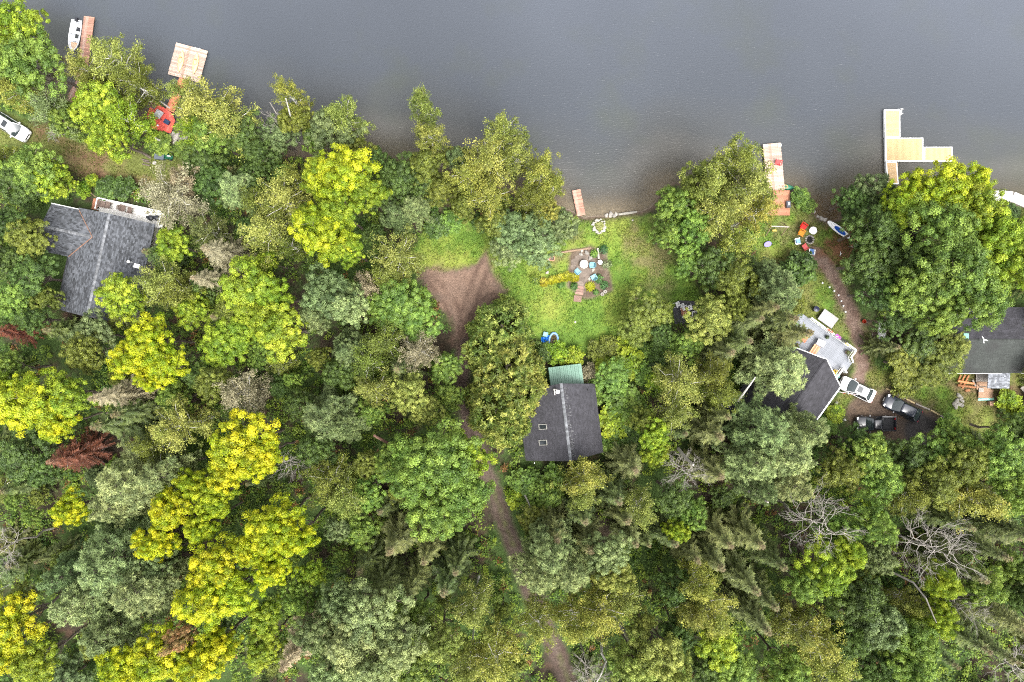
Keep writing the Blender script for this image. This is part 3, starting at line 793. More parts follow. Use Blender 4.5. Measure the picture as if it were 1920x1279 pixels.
# ------------------------------------------------------------------ the trees the photograph shows, one row each
TREE_ROWS = '''
A 28 55 120 13 L;A 62 120 130 14 G;A 8 120 90 12 G;B 205 105 105 14 B;B 240 150 90 13 O;B 150 125 70 11 B;B 175 160 80 12 O;
A 190 205 120 12 L;B 232 222 80 13 L;A 208 258 95 12 L;B 28 172 80 12 W;B 95 205 95 12 K;A 125 225 70 10 G;
B 375 195 125 14 B;B 333 172 58 12 B;B 420 225 100 13 B;B 358 238 66 11 L;A 395 255 90 11 G;
A 62 316 95 10 G;B 12 296 55 8 O;A 95 335 80 8 L;A 35 350 90 9 D;A 8 330 70 9 G;SH 178 340 26 1.6 L;SH 162 358 30 2 L;SL 208 354 46 2.2 D;SL 236 356 44 2.2 D;SH 60 372 50 2 D;A 120 350 50 5 L;
A 455 250 90 10 D;A 380 312 95 8 D;A 495 292 75 10 D;P 440 352 85 12 P;A 405 345 80 9 D;B 315 368 115 13 N;B 345 340 70 11 N;A 480 335 70 9 D;
B 538 172 62 17 W;BT 538 245 58 11 -;A 555 225 80 12 O;A 520 255 70 10 K;B 640 215 90 15 B;A 625 255 100 12 K;A 665 290 85 10 O;A 590 262 60 10 G;A 705 300 60 9 D;
M 645 330 125 17 V;M 690 365 85 15 L;M 605 345 80 15 L;M 615 440 115 17 V;M 650 470 75 15 L;M 590 420 70 15 L;M 640 400 90 16 L;
B 530 375 110 15 B;B 500 435 100 14 B;B 555 340 70 13 O;B 480 380 80 12 O;B 545 460 60 12 O;
B 790 195 68 18 B;B 805 255 75 16 B;A 800 310 85 11 O;A 745 335 90 10 D;P 775 388 60 11 P;P 740 400 60 10 K;A 720 365 70 10 D;B 745 485 95 11 B;B 725 520 80 10 O;A 830 355 70 9 O;A 780 345 70 9 D;A 700 440 50 6 D;
B 945 245 88 17 B;B 915 300 105 16 B;B 880 330 85 14 W;B 1015 320 85 15 W;B 970 290 80 15 B;B 1000 375 75 13 O;A 860 300 60 10 K;B 915 365 90 13 W;A 870 385 70 9 O;B 1040 345 50 13 W;
A 965 430 95 8 K;A 1005 460 95 7 K;A 1055 425 75 7 K;A 950 470 70 6 K;A 925 415 70 8 O;A 1025 395 55 9 W;A 1010 420 70 8 K;
B 1385 300 95 17 W;B 1405 350 120 16 B;B 1330 345 95 15 B;B 1350 400 110 14 B;B 1425 395 80 14 W;A 1265 385 85 11 G;A 1250 440 75 10 G;A 1300 430 90 11 G;A 1310 350 90 12 O;
B 1385 455 80 13 W;A 1290 485 70 9 G;A 1335 500 90 10 D;A 1370 520 85 11 O;P 1465 545 100 14 K;P 1440 515 70 12 K;S 1425 580 70 14 T;S 1455 600 85 15 S;S 1480 625 85 15 T;S 1400 600 70 13 T;SL 1500 503 62 3.4 D;SL 1478 510 50 3 D;P 1468 692 118 13 P;P 1440 680 70 12 P;
A 1330 600 95 11 B;A 1375 575 70 10 O;A 1212 588 95 7 O;A 1190 620 70 6 O;A 1290 645 70 8 G;A 1240 630 60 7 D;S 1380 640 70 13 S;S 1350 660 70 12 T;A 1420 540 60 9 O;
A 1600 375 75 8 D;A 1640 355 70 9 K;M 1750 366 125 15 V;M 1812 350 85 14 V;M 1700 366 82 13 V;M 1690 400 86 13 L;A 1640 430 105 12 D;A 1630 490 105 11 D;A 1646 548 86 10 D;A 1690 480 110 12 D;M 1755 430 130 17 G;M 1790 500 150 18 G;M 1730 540 110 15 G;M 1855 440 120 17 L;M 1880 500 110 17 L;M 1830 560 110 16 G;M 1820 400 110 16 L;M 1760 590 90 14 G;M 1700 560 90 13 G;
A 1674 600 70 9 D;A 1720 650 90 6.5 D;A 1690 680 80 6 O;A 1760 670 85 7 O;A 1790 650 60 6 B;A 1676 662 40 4 D;A 1735 695 70 6 O;SH 1690 720 50 2.4 O;
C 940 610 108 12 F;C 950 690 120 13 F;C 930 770 120 13 F;C 972 735 100 12 F;C 948 805 84 14 F;C 915 650 90 11 F;
M 830 860 150 18 G;M 780 900 110 17 G;M 870 920 110 17 G;M 820 955 120 16 G;M 880 850 90 16 L;M 770 850 80 15 G;
A 620 550 110 15 K;A 655 575 90 14 P;A 595 590 70 13 K;M 755 575 105 10 G;M 790 605 85 9 G;M 720 580 70 9 G;B 690 540 70 10 N;
M 470 540 115 14 L;M 520 560 80 13 L;M 530 620 110 14 L;M 490 590 70 13 L;A 440 580 80 12 O;M 460 620 80 12 L;
B 785 660 80 12 N;B 720 640 90 12 O;B 690 680 85 12 O;B 700 730 80 12 B;A 770 740 85 12 B;A 800 765 70 11 B;A 840 690 70 7 G;A 845 740 60 7 G;P 655 660 80 12 K;A 640 700 70 10 D;S 755 690 70 11 S;A 700 770 60 9 G;
A 235 560 100 11 L;B 300 535 100 13 B;S 300 478 66 9 D;M 330 460 75 9 L;DS 415 475 78 12 N;DS 395 528 70 12 N;B 385 430 70 11 T;A 370 580 80 10 L;M 420 650 90 10 L;A 385 540 60 9 D;B 345 545 80 12 O;
M 290 640 105 15 Y;M 320 680 90 14 Y;M 260 670 90 14 Y;M 295 700 70 13 Y;A 185 630 90 9 K;A 165 660 80 11 O;A 65 520 95 9 D;A 60 450 90 9 O;A 20 420 80 9 D;A 35 570 90 9 G;A 90 560 60 8 O;A 15 490 80 9 D;A 70 600 70 9 D;
A 15 690 80 11 G;S 120 620 70 8 S;DS 28 622 54 8 R;M 85 745 120 15 V;M 140 740 90 14 L;M 40 760 100 14 Y;M 20 730 70 13 L;M 115 790 80 13 Y;S 225 790 95 13 S;S 260 770 80 13 S;DS 228 740 80 15 N;A 330 745 70 8 G;
B 330 800 110 14 B;B 290 840 80 13 O;B 450 740 95 14 N;A 410 720 80 12 O;A 55 850 110 10 D;A 90 880 80 9 D;DS 138 855 82 11 R;A 370 700 60 9 D;
P 235 905 130 17 P;P 300 890 90 16 P;P 210 950 90 15 P;M 465 830 120 17 Y;M 500 850 90 16 Y;M 440 880 90 16 Y;M 145 950 70 13 Y;M 330 950 90 15 Y;M 370 905 70 13 V;M 410 930 80 14 V;M 300 1010 80 14 Y;M 390 980 70 14 V;
P 200 1060 140 18 P;P 150 1130 120 17 P;P 260 1110 120 18 P;P 200 1190 110 16 K;P 120 1080 90 16 K;A 300 1050 80 14 K;
M 415 1050 110 16 Y;M 400 1120 110 16 Y;M 450 1100 90 15 V;M 520 980 110 18 Y;M 560 1000 90 17 Y;M 490 1020 80 16 Y;M 520 1060 80 15 Y;
M 40 1160 110 15 Y;M 20 1210 90 14 Y;M 80 1230 90 14 L;M 310 1220 120 16 Y;M 390 1230 110 16 Y;M 240 1240 90 15 Y;M 420 1200 70 14 Y;A 345 1190 50 17 X;
BT 30 1020 100 15 -;BT 568 862 66 13 -;BT 1500 965 122 17 -;BT 1705 1005 128 17 -;BT 1095 1245 90 16 -;BT 1885 1235 120 16 -;BT 1270 870 76 15 -;BT 1760 1110 70 16 -;
B 620 900 100 14 O;B 645 935 90 14 B;A 600 840 80 12 D;P 610 785 105 14 K;P 640 800 70 13 K;A 690 920 70 9 G;A 690 870 60 9 O;S 745 1010 85 14 T;S 805 1030 70 13 T;S 715 1090 75 13 T;S 775 1095 70 13 T;S 840 1085 85 13 S;S 860 1050 70 12 S;S 560 1210 80 15 N;S 690 1050 70 12 S;
A 700 1150 130 17 P;A 660 1190 120 17 P;A 750 1200 110 17 P;A 640 1120 90 15 K;A 600 1180 90 16 K;A 700 1240 120 17 P;A 630 1250 100 16 P;B 890 1140 95 15 B;A 825 1200 95 14 B;B 930 1240 110 16 W;B 880 1250 90 15 B;M 775 1250 90 12 G;A 560 1120 70 11 G;M 505 1150 75 12 L;M 500 1210 80 12 L;A 680 990 80 9 G;A 640 990 60 9 K;M 590 1070 55 9 L;A 790 1150 80 10 G;M 640 1110 0 0 -;
P 1035 1040 95 17 P;P 1070 1075 95 17 P;P 1010 1080 90 16 P;A 1140 1035 90 15 P;A 1150 1070 80 14 B;B 1200 955 80 14 B;M 1265 990 52 12 L;B 1130 1150 100 16 W;B 1080 1170 90 16 W;B 1170 1120 80 14 B;B 1010 1170 85 15 W;B 1310 1095 95 15 W;B 1335 1150 100 16 W;B 1295 1150 70 14 B;A 1230 1220 110 17 B;A 1190 1250 100 16 B;A 1260 1250 80 15 B;A 1200 1160 50 13 B;A 1260 1100 80 11 D;A 1270 1180 70 11 D;M 1340 1205 90 12 L;A 1370 1250 100 12 G;A 1320 1250 80 11 D;
S 1345 1000 80 13 T;S 1330 1040 75 13 T;S 1390 1080 80 14 T;S 1425 1110 70 13 S;S 1290 1030 70 12 T;S 1400 1000 80 13 T;S 1440 1040 70 13 S;S 1250 1000 70 12 S;S 1410 1150 75 14 T;S 1100 1010 80 13 T;S 1040 990 85 13 T;S 1090 960 80 12 S;S 1180 1000 70 12 T;
P 1440 815 112 17 P;P 1480 850 130 18 P;P 1420 870 100 16 P;P 1520 810 80 15 P;P 1490 910 90 16 P;P 1430 920 70 15 K;A 1570 880 95 11 O;A 1625 855 95 11 G;A 1650 900 90 11 G;A 1600 830 70 8 D;A 1700 860 90 9 D;A 1750 850 90 9 G;A 1740 910 100 12 O;A 1800 870 100 12 O;A 1860 850 110 13 G;A 1900 810 80 11 D;A 1900 920 100 14 G;B 1830 940 110 14 W;A 1785 825 70 9 G;B 1700 930 80 12 O;A 1640 850 70 7 G;
A 1565 990 80 12 G;M 1625 975 80 14 G;M 1540 1055 105 16 L;M 1580 1030 70 15 L;M 1500 1090 70 14 G;A 1600 1120 110 15 D;A 1640 1170 110 15 K;A 1580 1190 90 14 D;A 1700 1190 110 15 G;A 1700 1240 100 15 G;B 1530 1200 110 16 W;B 1490 1180 80 15 B;B 1560 1250 100 15 W;A 1470 1250 90 14 G;M 1755 1085 70 15 L;A 1750 1150 80 15 L;A 1830 1095 90 14 G;A 1890 1060 75 11 G;A 1900 1110 60 12 D;A 1640 1040 70 12 K;B 1700 1130 60 13 B;A 1635 1245 80 13 D;
S 1830 1020 75 14 S;S 1790 1060 75 14 T;S 1860 1145 75 15 T;S 1790 1180 80 15 S;S 1890 990 70 14 S;S 1840 1200 75 15 T;S 1770 970 70 13 S;S 1900 1170 70 15 T;S 1740 1210 60 14 S;
A 1150 705 75 5 G;SL 1165 750 72 3 G;SL 1150 790 60 2.8 L;SL 1145 830 54 2.6 G;SL 1185 770 60 3 G;SL 1175 680 60 2.6 L;SL 1135 690 46 2.6 L;SL 1205 700 46 2.6 G;SL 1190 810 60 3 D;B 1275 715 100 13 B;B 1265 775 80 12 B;B 1235 720 50 6 L;B 1340 700 80 13 O;B 1350 740 75 12 O;S 1330 810 80 12 T;S 1345 775 60 11 T;M 1225 815 65 10 L;M 1225 850 55 9 L;A 1205 790 60 8 O;A 1260 930 90 12 D;A 1290 960 70 11 G;S 1180 870 80 11 T;S 1330 880 80 12 T;B 1095 900 90 12 W;B 1090 930 70 12 B;S 1150 925 80 12 S;S 1165 960 70 12 T;S 1240 950 0 0 -;
SL 985 900 60 2.6 G;SL 1000 940 50 2.6 G;SL 965 930 40 2.2 L;SL 1040 900 60 2.6 G;A 1030 930 60 5 G;A 1000 970 60 6 O;SH 1045 660 46 2.2 L;SH 1075 668 40 2 L;SH 1020 660 40 2 D;SH 1100 700 40 2 N;SH 1120 660 46 2 O;SH 1110 735 50 2.2 G;SH 1140 650 40 1.6 O;SH 1210 660 46 1.8 G;SH 1165 650 36 1.4 L;SH 1255 650 46 2 G;SL 1230 680 50 2.4 D;
SH 1500 372 40 1.4 G;SH 1515 388 28 1.0 G;SH 1080 552 0 0 -;SH 300 270 50 1.2 G;SH 345 280 36 1.0 G;SH 930 485 0 0 -;SH 820 425 50 1.6 D;SH 850 415 50 1.6 G;SH 905 420 40 1.6 D;SH 1545 800 40 1.2 G;SH 1560 775 36 1.0 L;SH 1530 815 40 1.4 D;SL 1770 800 50 2.4 G;SL 1900 780 50 3 L;SL 1880 750 46 2 L;SH 1895 400 34 1.2 D
'''
for row in TREE_ROWS.replace('\n', '').split(';'):
    q = row.split()
    if len(q) < 6 or float(q[3]) == 0: continue
    k, px, py, d, h, pal = q[0], float(q[1]), float(q[2]), float(q[3]), float(q[4]), q[5]
    tree(k, px, py, d, h, pal if pal != '-' else 'Z', top_ref=0.62 if k in ('S', 'DS') else (0.5 if k in ('SH', 'SL', 'BT') else 0.76))

# fill: younger trees where the canopy would otherwise have holes (never over the open places)
OPEN = [[(0, 190), (70, 240), (130, 262), (345, 275), (360, 345), (240, 345), (110, 310), (60, 275), (0, 280)],
        [(75, 375), (150, 385), (180, 360), (310, 395), (300, 430), (250, 510), (180, 600), (100, 585), (120, 490), (72, 475)],
        [(745, 500), (785, 430), (940, 405), (1060, 405), (1220, 392), (1300, 520), (1320, 600), (1180, 650), (1030, 680), (960, 590), (905, 600), (880, 770), (850, 770), (845, 620), (780, 530)],
        [(1010, 670), (1110, 670), (1140, 850), (980, 880), (960, 700)],
        [(870, 760), (905, 760), (990, 1020), (1075, 1279), (1010, 1279), (930, 1040)],
        [(1410, 395), (1480, 365), (1600, 430), (1590, 500), (1650, 620), (1640, 700), (1810, 700), (1810, 575), (1920, 560), (1920, 790), (1790, 815), (1590, 825), (1520, 800), (1380, 760), (1400, 700), (1530, 640), (1505, 500), (1420, 490)],
        [(1820, 375), (1920, 375), (1920, 470), (1870, 460)]]
OPEN_A = [np.array(p, float) for p in OPEN]
def is_open(px, py, m):
    for p in OPEN:
        if float(sdf(np.array([px], float), np.array([py], float), p)[0]) > -m: return True
    return False
n_hand = len(TREES)
fills = 0
cand = rng.random((6000, 2))*np.array([2040, 1200])+np.array([-60, 190])
for px, py in cand:
    if fills >= 170: break
    h = rng.uniform(4, 9.5); ref = h*0.72
    x, y = P(px, py, ref)
    r = rng.uniform(1.3, 2.4)
    if float(shore_d(np.array([x]), np.array([y]))[0]) < 1.5: continue
    if py < 420 and not (px < 700 and py > 300): continue
    if is_open(px, py, r/S_PX*0.85): continue
    if any((t['x']-x)**2+(t['y']-y)**2 < (0.58*(t['r']+r))**2 for t in TREES): continue
    right = px > 1050
    kd, pl = [('A', 'D'), ('A', 'O'), ('A', 'G'), ('S', 'S'), ('S', 'T'), ('B', 'O'), ('P', 'K'), ('M', 'L')][rng.choice(8, p=[.20, .13, .18, .15, .10, .10, .06, .08] if not right else [.2, .12, .12, .22, .18, .08, .06, .02])]
    tree(kd, px, py, 2*r/S_PX/((H_CAM-ref)/H_CAM), h, pl, top_ref=0.72); fills += 1

# low growth on the forest floor: ferns, seedlings and brambles, one mass
def undergrowth(n_pl):
    C, N, LV = [], [], []
    x = rng.uniform(-70, 70, n_pl*2); y = rng.uniform(-48, 32, n_pl*2)
    d = shore_d(x, y)
    px = x/S_PX+960; py = 639.5-y/S_PX
    ok = d > 0.7
    for p in Z['lawn']+Z['dry_lawn']+[FAN, PATH, DRIVE]: 
        if p in (PATH,): continue
        ok &= sdf(x, y, p) < -0.2
    ok &= seg_dist(x, y, TRACK) > 1.75
    ok &= seg_dist(x, y, PATH) > 1.4
    for p in OPEN[1:2]+OPEN[3:4]+OPEN[5:6]: ok &= sdf(px, py, p) < -6
    ok &= sdf(px, py, [(1478, 625), (1522, 588), (1618, 655), (1604, 702), (1515, 690)]) < -4
    clump = fbm(x, y, 0.16, 3, 91)
    ok &= clump > 0.26+0.14*rng.random(len(x))
    x, y = x[ok][:n_pl], y[ok][:n_pl]
    z = height(x, y)
    for a, b, c in zip(x, y, z):
        k = int(rng.uniform(10, 34)); hh = rng.uniform(0.3, 1.7); rr = rng.uniform(0.3, 0.8)
        e = unit(rng.normal(size=(k, 3))+np.array([0, 0, 0.5]))
        C.append(np.array([a, b, c+hh*0.6])+e*np.array([rr, rr, hh*0.45])*rng.uniform(0.4, 1.1, (k, 1)))
        N.append(np.array([0, 0, 0.9])+rdir(k)*0.5)
        LV.append(np.stack([rng.random(k), np.full(k, rng.random()), np.full(k, 1.0*(rng.random() < 0.04))], 1))
    C, N, LV = map(np.concatenate, (C, N, LV))
    me = leaves_mesh('undergrowth', C, N, 0.24*rng.uniform(0.7, 1.6, len(C)), 0.16*rng.uniform(0.7, 1.4, len(C)), LV)
    o = tag(put('undergrowth', me), 'low green seedlings and brambles on the forest floor', None, None, 'stuff')
    o.color = (*rgb(100, 142, 54, GAIN), 1); o['accent'] = list(rgb(160, 182, 62, GAIN)); o['tip_tint'] = list(rgb(150, 110, 60, GAIN))
undergrowth(12500)

def grass(n):
    x = rng.uniform(-66, 66, n*6); y = rng.uniform(-14, 33, n*6)
    d = np.full(x.shape, -9.0)
    for p in Z['lawn']+Z['dry_lawn']: d = np.maximum(d, sdf(x, y, p))
    ok = (d > -0.3) & (shore_d(x, y) > 0.35) & (seg_dist(x, y, TRACK) > 1.4) & (sdf(x, y, FAN) < -0.1) & (seg_dist(x, y, PATH) > 0.9) & (sdf(x, y, DRIVE) < 0) & (sdf(x, y, BED) < 0)
    ok &= fbm(x, y, 0.7, 3, 15)+0.25*rng.random(len(x)) > 0.52
    x, y = x[ok][:n], y[ok][:n]; k = len(x)
    hh = rng.uniform(0.04, 0.14, k)
    C = np.stack([x, y, height(x, y)+hh*0.4], 1)
    T = unit(np.array([0, 0, 0.8])+rng.normal(size=(k, 3))*np.array([0.8, 0.8, 0.1]))
    N = unit(np.array([0, 0, 0.6])+rdir(k)*0.8)
    dry = np.clip((fbm(x, y, 0.22, 4, 33)-0.48)*5, 0, 1)*0.8+0.0
    dry = np.maximum(dry, (x < -38)*0.75); dry = np.maximum(dry, (x > 30)*(rng.random(k) < 0.6)*0.7)
    LV = np.stack([rng.random(k), rng.random(k)*0.6, dry*(rng.random(k) < 0.75)], 1)
    me = leaves_mesh('grass', C, N, hh*2.0, 0.06, LV, T)
    o = tag(put('grass', me), 'short tufts of green and dry grass on the lawns', None, None, 'stuff')
    o.color = (*rgb(104, 140, 36, GAIN), 1); o['accent'] = list(rgb(128, 158, 44, GAIN)); o['tip_tint'] = list(rgb(146, 142, 66, GAIN))
grass(90000)
# ------------------------------------------------------------------ materials for built things
M_SHG = mat('grey_shingle', (0.056, 0.060, 0.068), 0.9, var=0.12, scale=0.6, island=0.6, bump=0.2, dirt=((0.125, 0.13, 0.145), 0.5, 0.58))
M_SHB = mat('charcoal_shingle', (0.033, 0.032, 0.038), 0.85, var=0.14, scale=1.2, island=0.25, bump=0.2)
M_SHD = mat('black_shingle', (0.028, 0.027, 0.032), 0.85, var=0.2, scale=1.2, island=0.28, bump=0.2)
M_SHM = mat('mossy_shingle', (0.033, 0.037, 0.034), 0.9, var=0.16, scale=0.8, island=0.18, bump=0.2, dirt=((0.026, 0.027, 0.026), 0.35, 0.5))
M_SHP = mat('porch_shingle', (0.16, 0.17, 0.19), 0.9, var=0.2, scale=2, island=0.5, bump=0.2)
M_CAP = mat('ridge_shingle', (0.13, 0.135, 0.145), 0.9, var=0.3, scale=2, island=0.35)
M_COPPER = mat('valley_flashing', (0.22, 0.12, 0.08), 0.5, var=0.3, scale=5)
M_WHITE = mat('white_paint', (0.78, 0.78, 0.77), 0.5, var=0.06, scale=3, dirt=((0.55, 0.54, 0.50), 4, 0.66))
M_WHITEPL = mat('white_plastic', (0.80, 0.80, 0.80), 0.35, var=0.05, scale=4)
M_SIDING = mat('siding', (0.42, 0.40, 0.36), 0.7, var=0.12, scale=3)
M_DKBROWN = mat('dark_siding', (0.14, 0.09, 0.06), 0.7, var=0.2, scale=4)
M_GREENMET = mat('green_metal', (0.120, 0.205, 0.160), 0.45, var=0.10, scale=1.2, objrand=0.08, dirt=((0.095, 0.165, 0.13), 1.5, 0.6))
M_CARGLASS = mat('car_glass', (0.030, 0.040, 0.042), 0.05, var=0.2, spec=0.9)  # base colour lifted to stand in for sky reflected in the glass
M_GLASS = mat('dark_glass', (0.02, 0.024, 0.028), 0.06, var=0.1, spec=0.8)
M_PLANKP = mat('pale_plank', (0.36, 0.275, 0.225), 0.8, var=0.25, scale=4, objrand=0.3, dirt=((0.24, 0.135, 0.09), 1.3, 0.55), stretch=(0.4, 3, 1))
M_PLANKR = mat('rose_plank', (0.31, 0.165, 0.12), 0.8, var=0.25, scale=4, objrand=0.3, dirt=((0.38, 0.29, 0.24), 1.4, 0.55), stretch=(0.4, 3, 1))
M_PLANKT = mat('red_plank', (0.56, 0.085, 0.065), 0.6, var=0.14, scale=3, objrand=0.12, dirt=((0.55, 0.17, 0.12), 1.2, 0.6))
M_PLANKO = mat('orange_plank', (0.50, 0.17, 0.09), 0.7, var=0.2, scale=3, objrand=0.15)
M_PLANKW = mat('white_plank', (0.80, 0.78, 0.75), 0.6, var=0.05, scale=3, objrand=0.05)
M_PLANKG = mat('grey_plank', (0.185, 0.197, 0.222), 0.65, var=0.10, scale=3, objrand=0.09, dirt=((0.23, 0.24, 0.265), 1.0, 0.52), stretch=(3, 0.5, 1))
M_PLANKB = mat('red_brown_plank', (0.33, 0.145, 0.085), 0.75, var=0.2, scale=3, objrand=0.16, stretch=(0.4, 3, 1))
M_TAN = mat('tan_decking', (0.46, 0.305, 0.15), 0.6, var=0.06, scale=2, island=0.05)
M_WOOD = mat('wood', (0.22, 0.15, 0.10), 0.8, var=0.3, scale=6, stretch=(1, 1, 0.3))
M_GREYWOOD = mat('weathered_wood', (0.30, 0.27, 0.24), 0.85, var=0.25, scale=6)
M_LOG = mat('peeled_log', (0.42, 0.18, 0.075), 0.75, var=0.3, scale=4, objrand=0.3)
M_DARK = mat('dark_rubber', (0.02, 0.02, 0.022), 0.8, var=0.2)
M_BLACKPL = mat('black_plastic', (0.022, 0.023, 0.030), 0.45, var=0.15)
M_ALU = mat('aluminium', (0.72, 0.73, 0.75), 0.4, metal=0.3, var=0.08, scale=3)
M_ALUIN = mat('boat_inside', (0.60, 0.62, 0.66), 0.5, var=0.12, scale=3)
M_RUSTY = mat('rusty_floor', (0.55, 0.40, 0.28), 0.8, var=0.35, scale=4, dirt=((0.35, 0.17, 0.08), 4, 0.52))
M_STONE = mat('stone', (0.26, 0.24, 0.215), 0.9, var=0.25, scale=5, bump=0.5, objrand=0.25)
M_FLAG = mat('flagstone', (0.135, 0.108, 0.088), 0.9, var=0.22, scale=4, bump=0.4, objrand=0.2)
M_WSTONE = mat('white_stone', (0.31, 0.29, 0.25), 0.9, var=0.15, scale=5, objrand=0.12)
M_CONC = mat('pale_concrete', (0.45, 0.42, 0.39), 0.85, var=0.1, scale=2, dirt=((0.45, 0.42, 0.38), 2, 0.6))
M_TEAL = mat('sky_blue_plastic', (0.13, 0.29, 0.35), 0.45, var=0.08)
def plastic(n, *c, rough=0.4): return mat(n, rgb(*c, 0.6), rough, var=0.06)
M_WICKER = mat('brown_wicker', (0.16, 0.115, 0.095), 0.8, var=0.3, scale=14)
M_GREYTOP = mat('grey_table', (0.33, 0.33, 0.34), 0.5, var=0.1)

# ------------------------------------------------------------------ generic builders
def row_clip(poly, v):
    xs = []
    n = len(poly)
    for i in range(n):
        (ax, ay), (bx, by) = poly[i], poly[(i+1) % n]
        if (ay > v) != (by > v): xs.append(ax+(bx-ax)*(v-ay)/(by-ay))
    return (min(xs), max(xs)) if len(xs) >= 2 else None

def shingles(name, face, m, parent, tw=0.32, rh=0.16):
    """overlapping shingle tabs laid in courses on a roof face whose first edge is the eave"""
    F = [Vector(p) for p in face]
    u = (F[1]-F[0]).normalized(); n = (F[1]-F[0]).cross(F[2]-F[1]).normalized()
    if n.z < 0: n = -n
    v = n.cross(u)
    if (F[2]-F[0]).dot(v) < 0: v = -v
    P2 = [((p-F[0]).dot(u), (p-F[0]).dot(v)) for p in F]
    vmax = max(p[1] for p in P2)
    mb = MB(); j = 0
    while j*rh < vmax-0.02:
        v0 = j*rh; v1 = min(v0+rh*1.15, vmax)
        c = row_clip(P2, min(v0+rh*0.5, vmax-0.01))
        if c:
            a = c[0]-(j % 3)*tw/3-random.random()*0.05
            while a < c[1]:
                w = tw*random.uniform(0.75, 1.2)
                q0, q1 = max(a, c[0]), min(a+w-0.012, c[1]); a += w
                if q1-q0 < 0.05: continue
                lift = random.uniform(0.014, 0.030); dv = random.uniform(-0.015, 0.012)
                pts = [F[0]+u*q0+v*(v0+dv)+n*lift, F[0]+u*q1+v*(v0+dv)+n*lift, F[0]+u*q1+v*v1+n*0.006, F[0]+u*q0+v*v1+n*0.006,
                       F[0]+u*q0+v*(v0+dv)+n*0.002, F[0]+u*q1+v*(v0+dv)+n*0.002]
                mb.add(pts, [(0, 1, 2, 3), (4, 5, 1, 0)])
        j += 1
    return mb.build(name, m, parent, kind='stuff')

def roof_face(root, face, m_slab, m_sh, th=0.14):
    r = MB().slab(face, th).build('roof', m_slab, root)
    shingles('shingles', face, m_sh, r)
    return r

def ridge_cap(root, a, b, m):
    a, b = Vector(a), Vector(b); L = (b-a).length; d = (b-a)/L
    n = int(L/0.24); mb = MB()
    s = Vector((0, 0, 1)).cross(d).normalized()
    for i in range(n):
        p = a+d*(L*i/n); q = a+d*(L*(i+1)/n+0.03); z = 0.045+0.012*(i % 2)
        mb.add([p-s*0.17+Vector((0,0,-0.035)), p+Vector((0,0,z)), p+s*0.17+Vector((0,0,-0.035)), q-s*0.17+Vector((0,0,-0.04)), q+Vector((0,0,z-0.012)), q+s*0.17+Vector((0,0,-0.04))],
               [(0, 1, 4, 3), (1, 2, 5, 4)])
    return mb.build('ridge_cap', m, root, kind='stuff')

def gable_wall(root, xl, xr, xm, y0, y1, z0, zl, zr, zm, m):
    ring = lambda y: [(xl, y, z0), (xr, y, z0), (xr, y, zr), (xm, y, zm), (xl, y, zl)]
    return MB().loft([ring(y0), ring(y1)]).build('wall', m, root)

def window(root, c, w, h, axis='x'):
    """framed window on a wall; axis is the direction the wall runs"""
    d = (w, 0.08, h) if axis == 'x' else (0.08, w, h)
    f = MB().box(c, d).build('window', M_WHITE, root)
    d2 = (w-0.14, 0.10, h-0.14) if axis == 'x' else (0.10, w-0.14, h-0.14)
    MB().box(c, d2).build('pane', M_GLASS, f)

def planks(root, poly, z, pw, m, rot=0.0, th=0.04, gap=0.012, name='plank'):
    """deck boards of width pw running along direction rot, each board an object, clipped to a convex outline"""
    c, s = math.cos(rot), math.sin(rot)
    L = [(p[0]*c+p[1]*s, -p[0]*s+p[1]*c) for p in poly]
    v0, v1 = min(p[1] for p in L), max(p[1] for p in L)
    n = max(1, round((v1-v0)/pw)); w = (v1-v0)/n
    for i in range(n):
        a, b = v0+i*w+gap/2, v0+(i+1)*w-gap/2
        ca, cb = row_clip(L, a+0.002), row_clip(L, b-0.002)
        if not ca or not cb: continue
        jz = random.uniform(-0.004, 0.004); e = random.uniform(-0.02, 0.02)
        q = [(ca[0]+e, a), (ca[1]+e, a), (cb[1]+e, b), (cb[0]+e, b)]
        q = [(p[0]*c-p[1]*s, p[0]*s+p[1]*c) for p in q]
        cx, cy = sum(p[0] for p in q)/4, sum(p[1] for p in q)/4
        MB().prism([(p[0]-cx, p[1]-cy) for p in q], -th, 0).build(name, m, root, (cx, cy, z+jz))

def plank_dock(name, label, cat, a, b, w, z, m, pw=0.15, posts=True, zb=-1.0, group=None, across=True):
    """a dock deck from pixel a to pixel b; planks lie across it on two stringers"""
    A, B = Vector((*P(a[0], a[1], z), 0)), Vector((*P(b[0], b[1], z), 0))
    L = (B-A).length; ang = math.atan2(B.y-A.y, B.x-A.x)
    root = thing(name, label, cat, (A.x, A.y, z), ang, group)
    planks(root, [(0, -w/2), (L, -w/2), (L, w/2), (0, w/2)], 0, pw, m, math.pi/2 if across else 0)
    for sy in (-1, 0, 1): MB().box((L/2, sy*(w/2-0.09), -0.13), (L-0.06, 0.06, 0.16)).build('stringer', M_WOOD, root)
    if posts:
        k = max(2, int(L/2.2)+1)
        for i in range(k):
            for sy in (-1, 1):
                MB().tube([(0.15+(L-0.3)*i/(k-1), sy*(w/2-0.16), zb-z), (0.15+(L-0.3)*i/(k-1), sy*(w/2-0.16), -0.06)], 0.06, 8).build('post', M_WOOD, root)
    return root

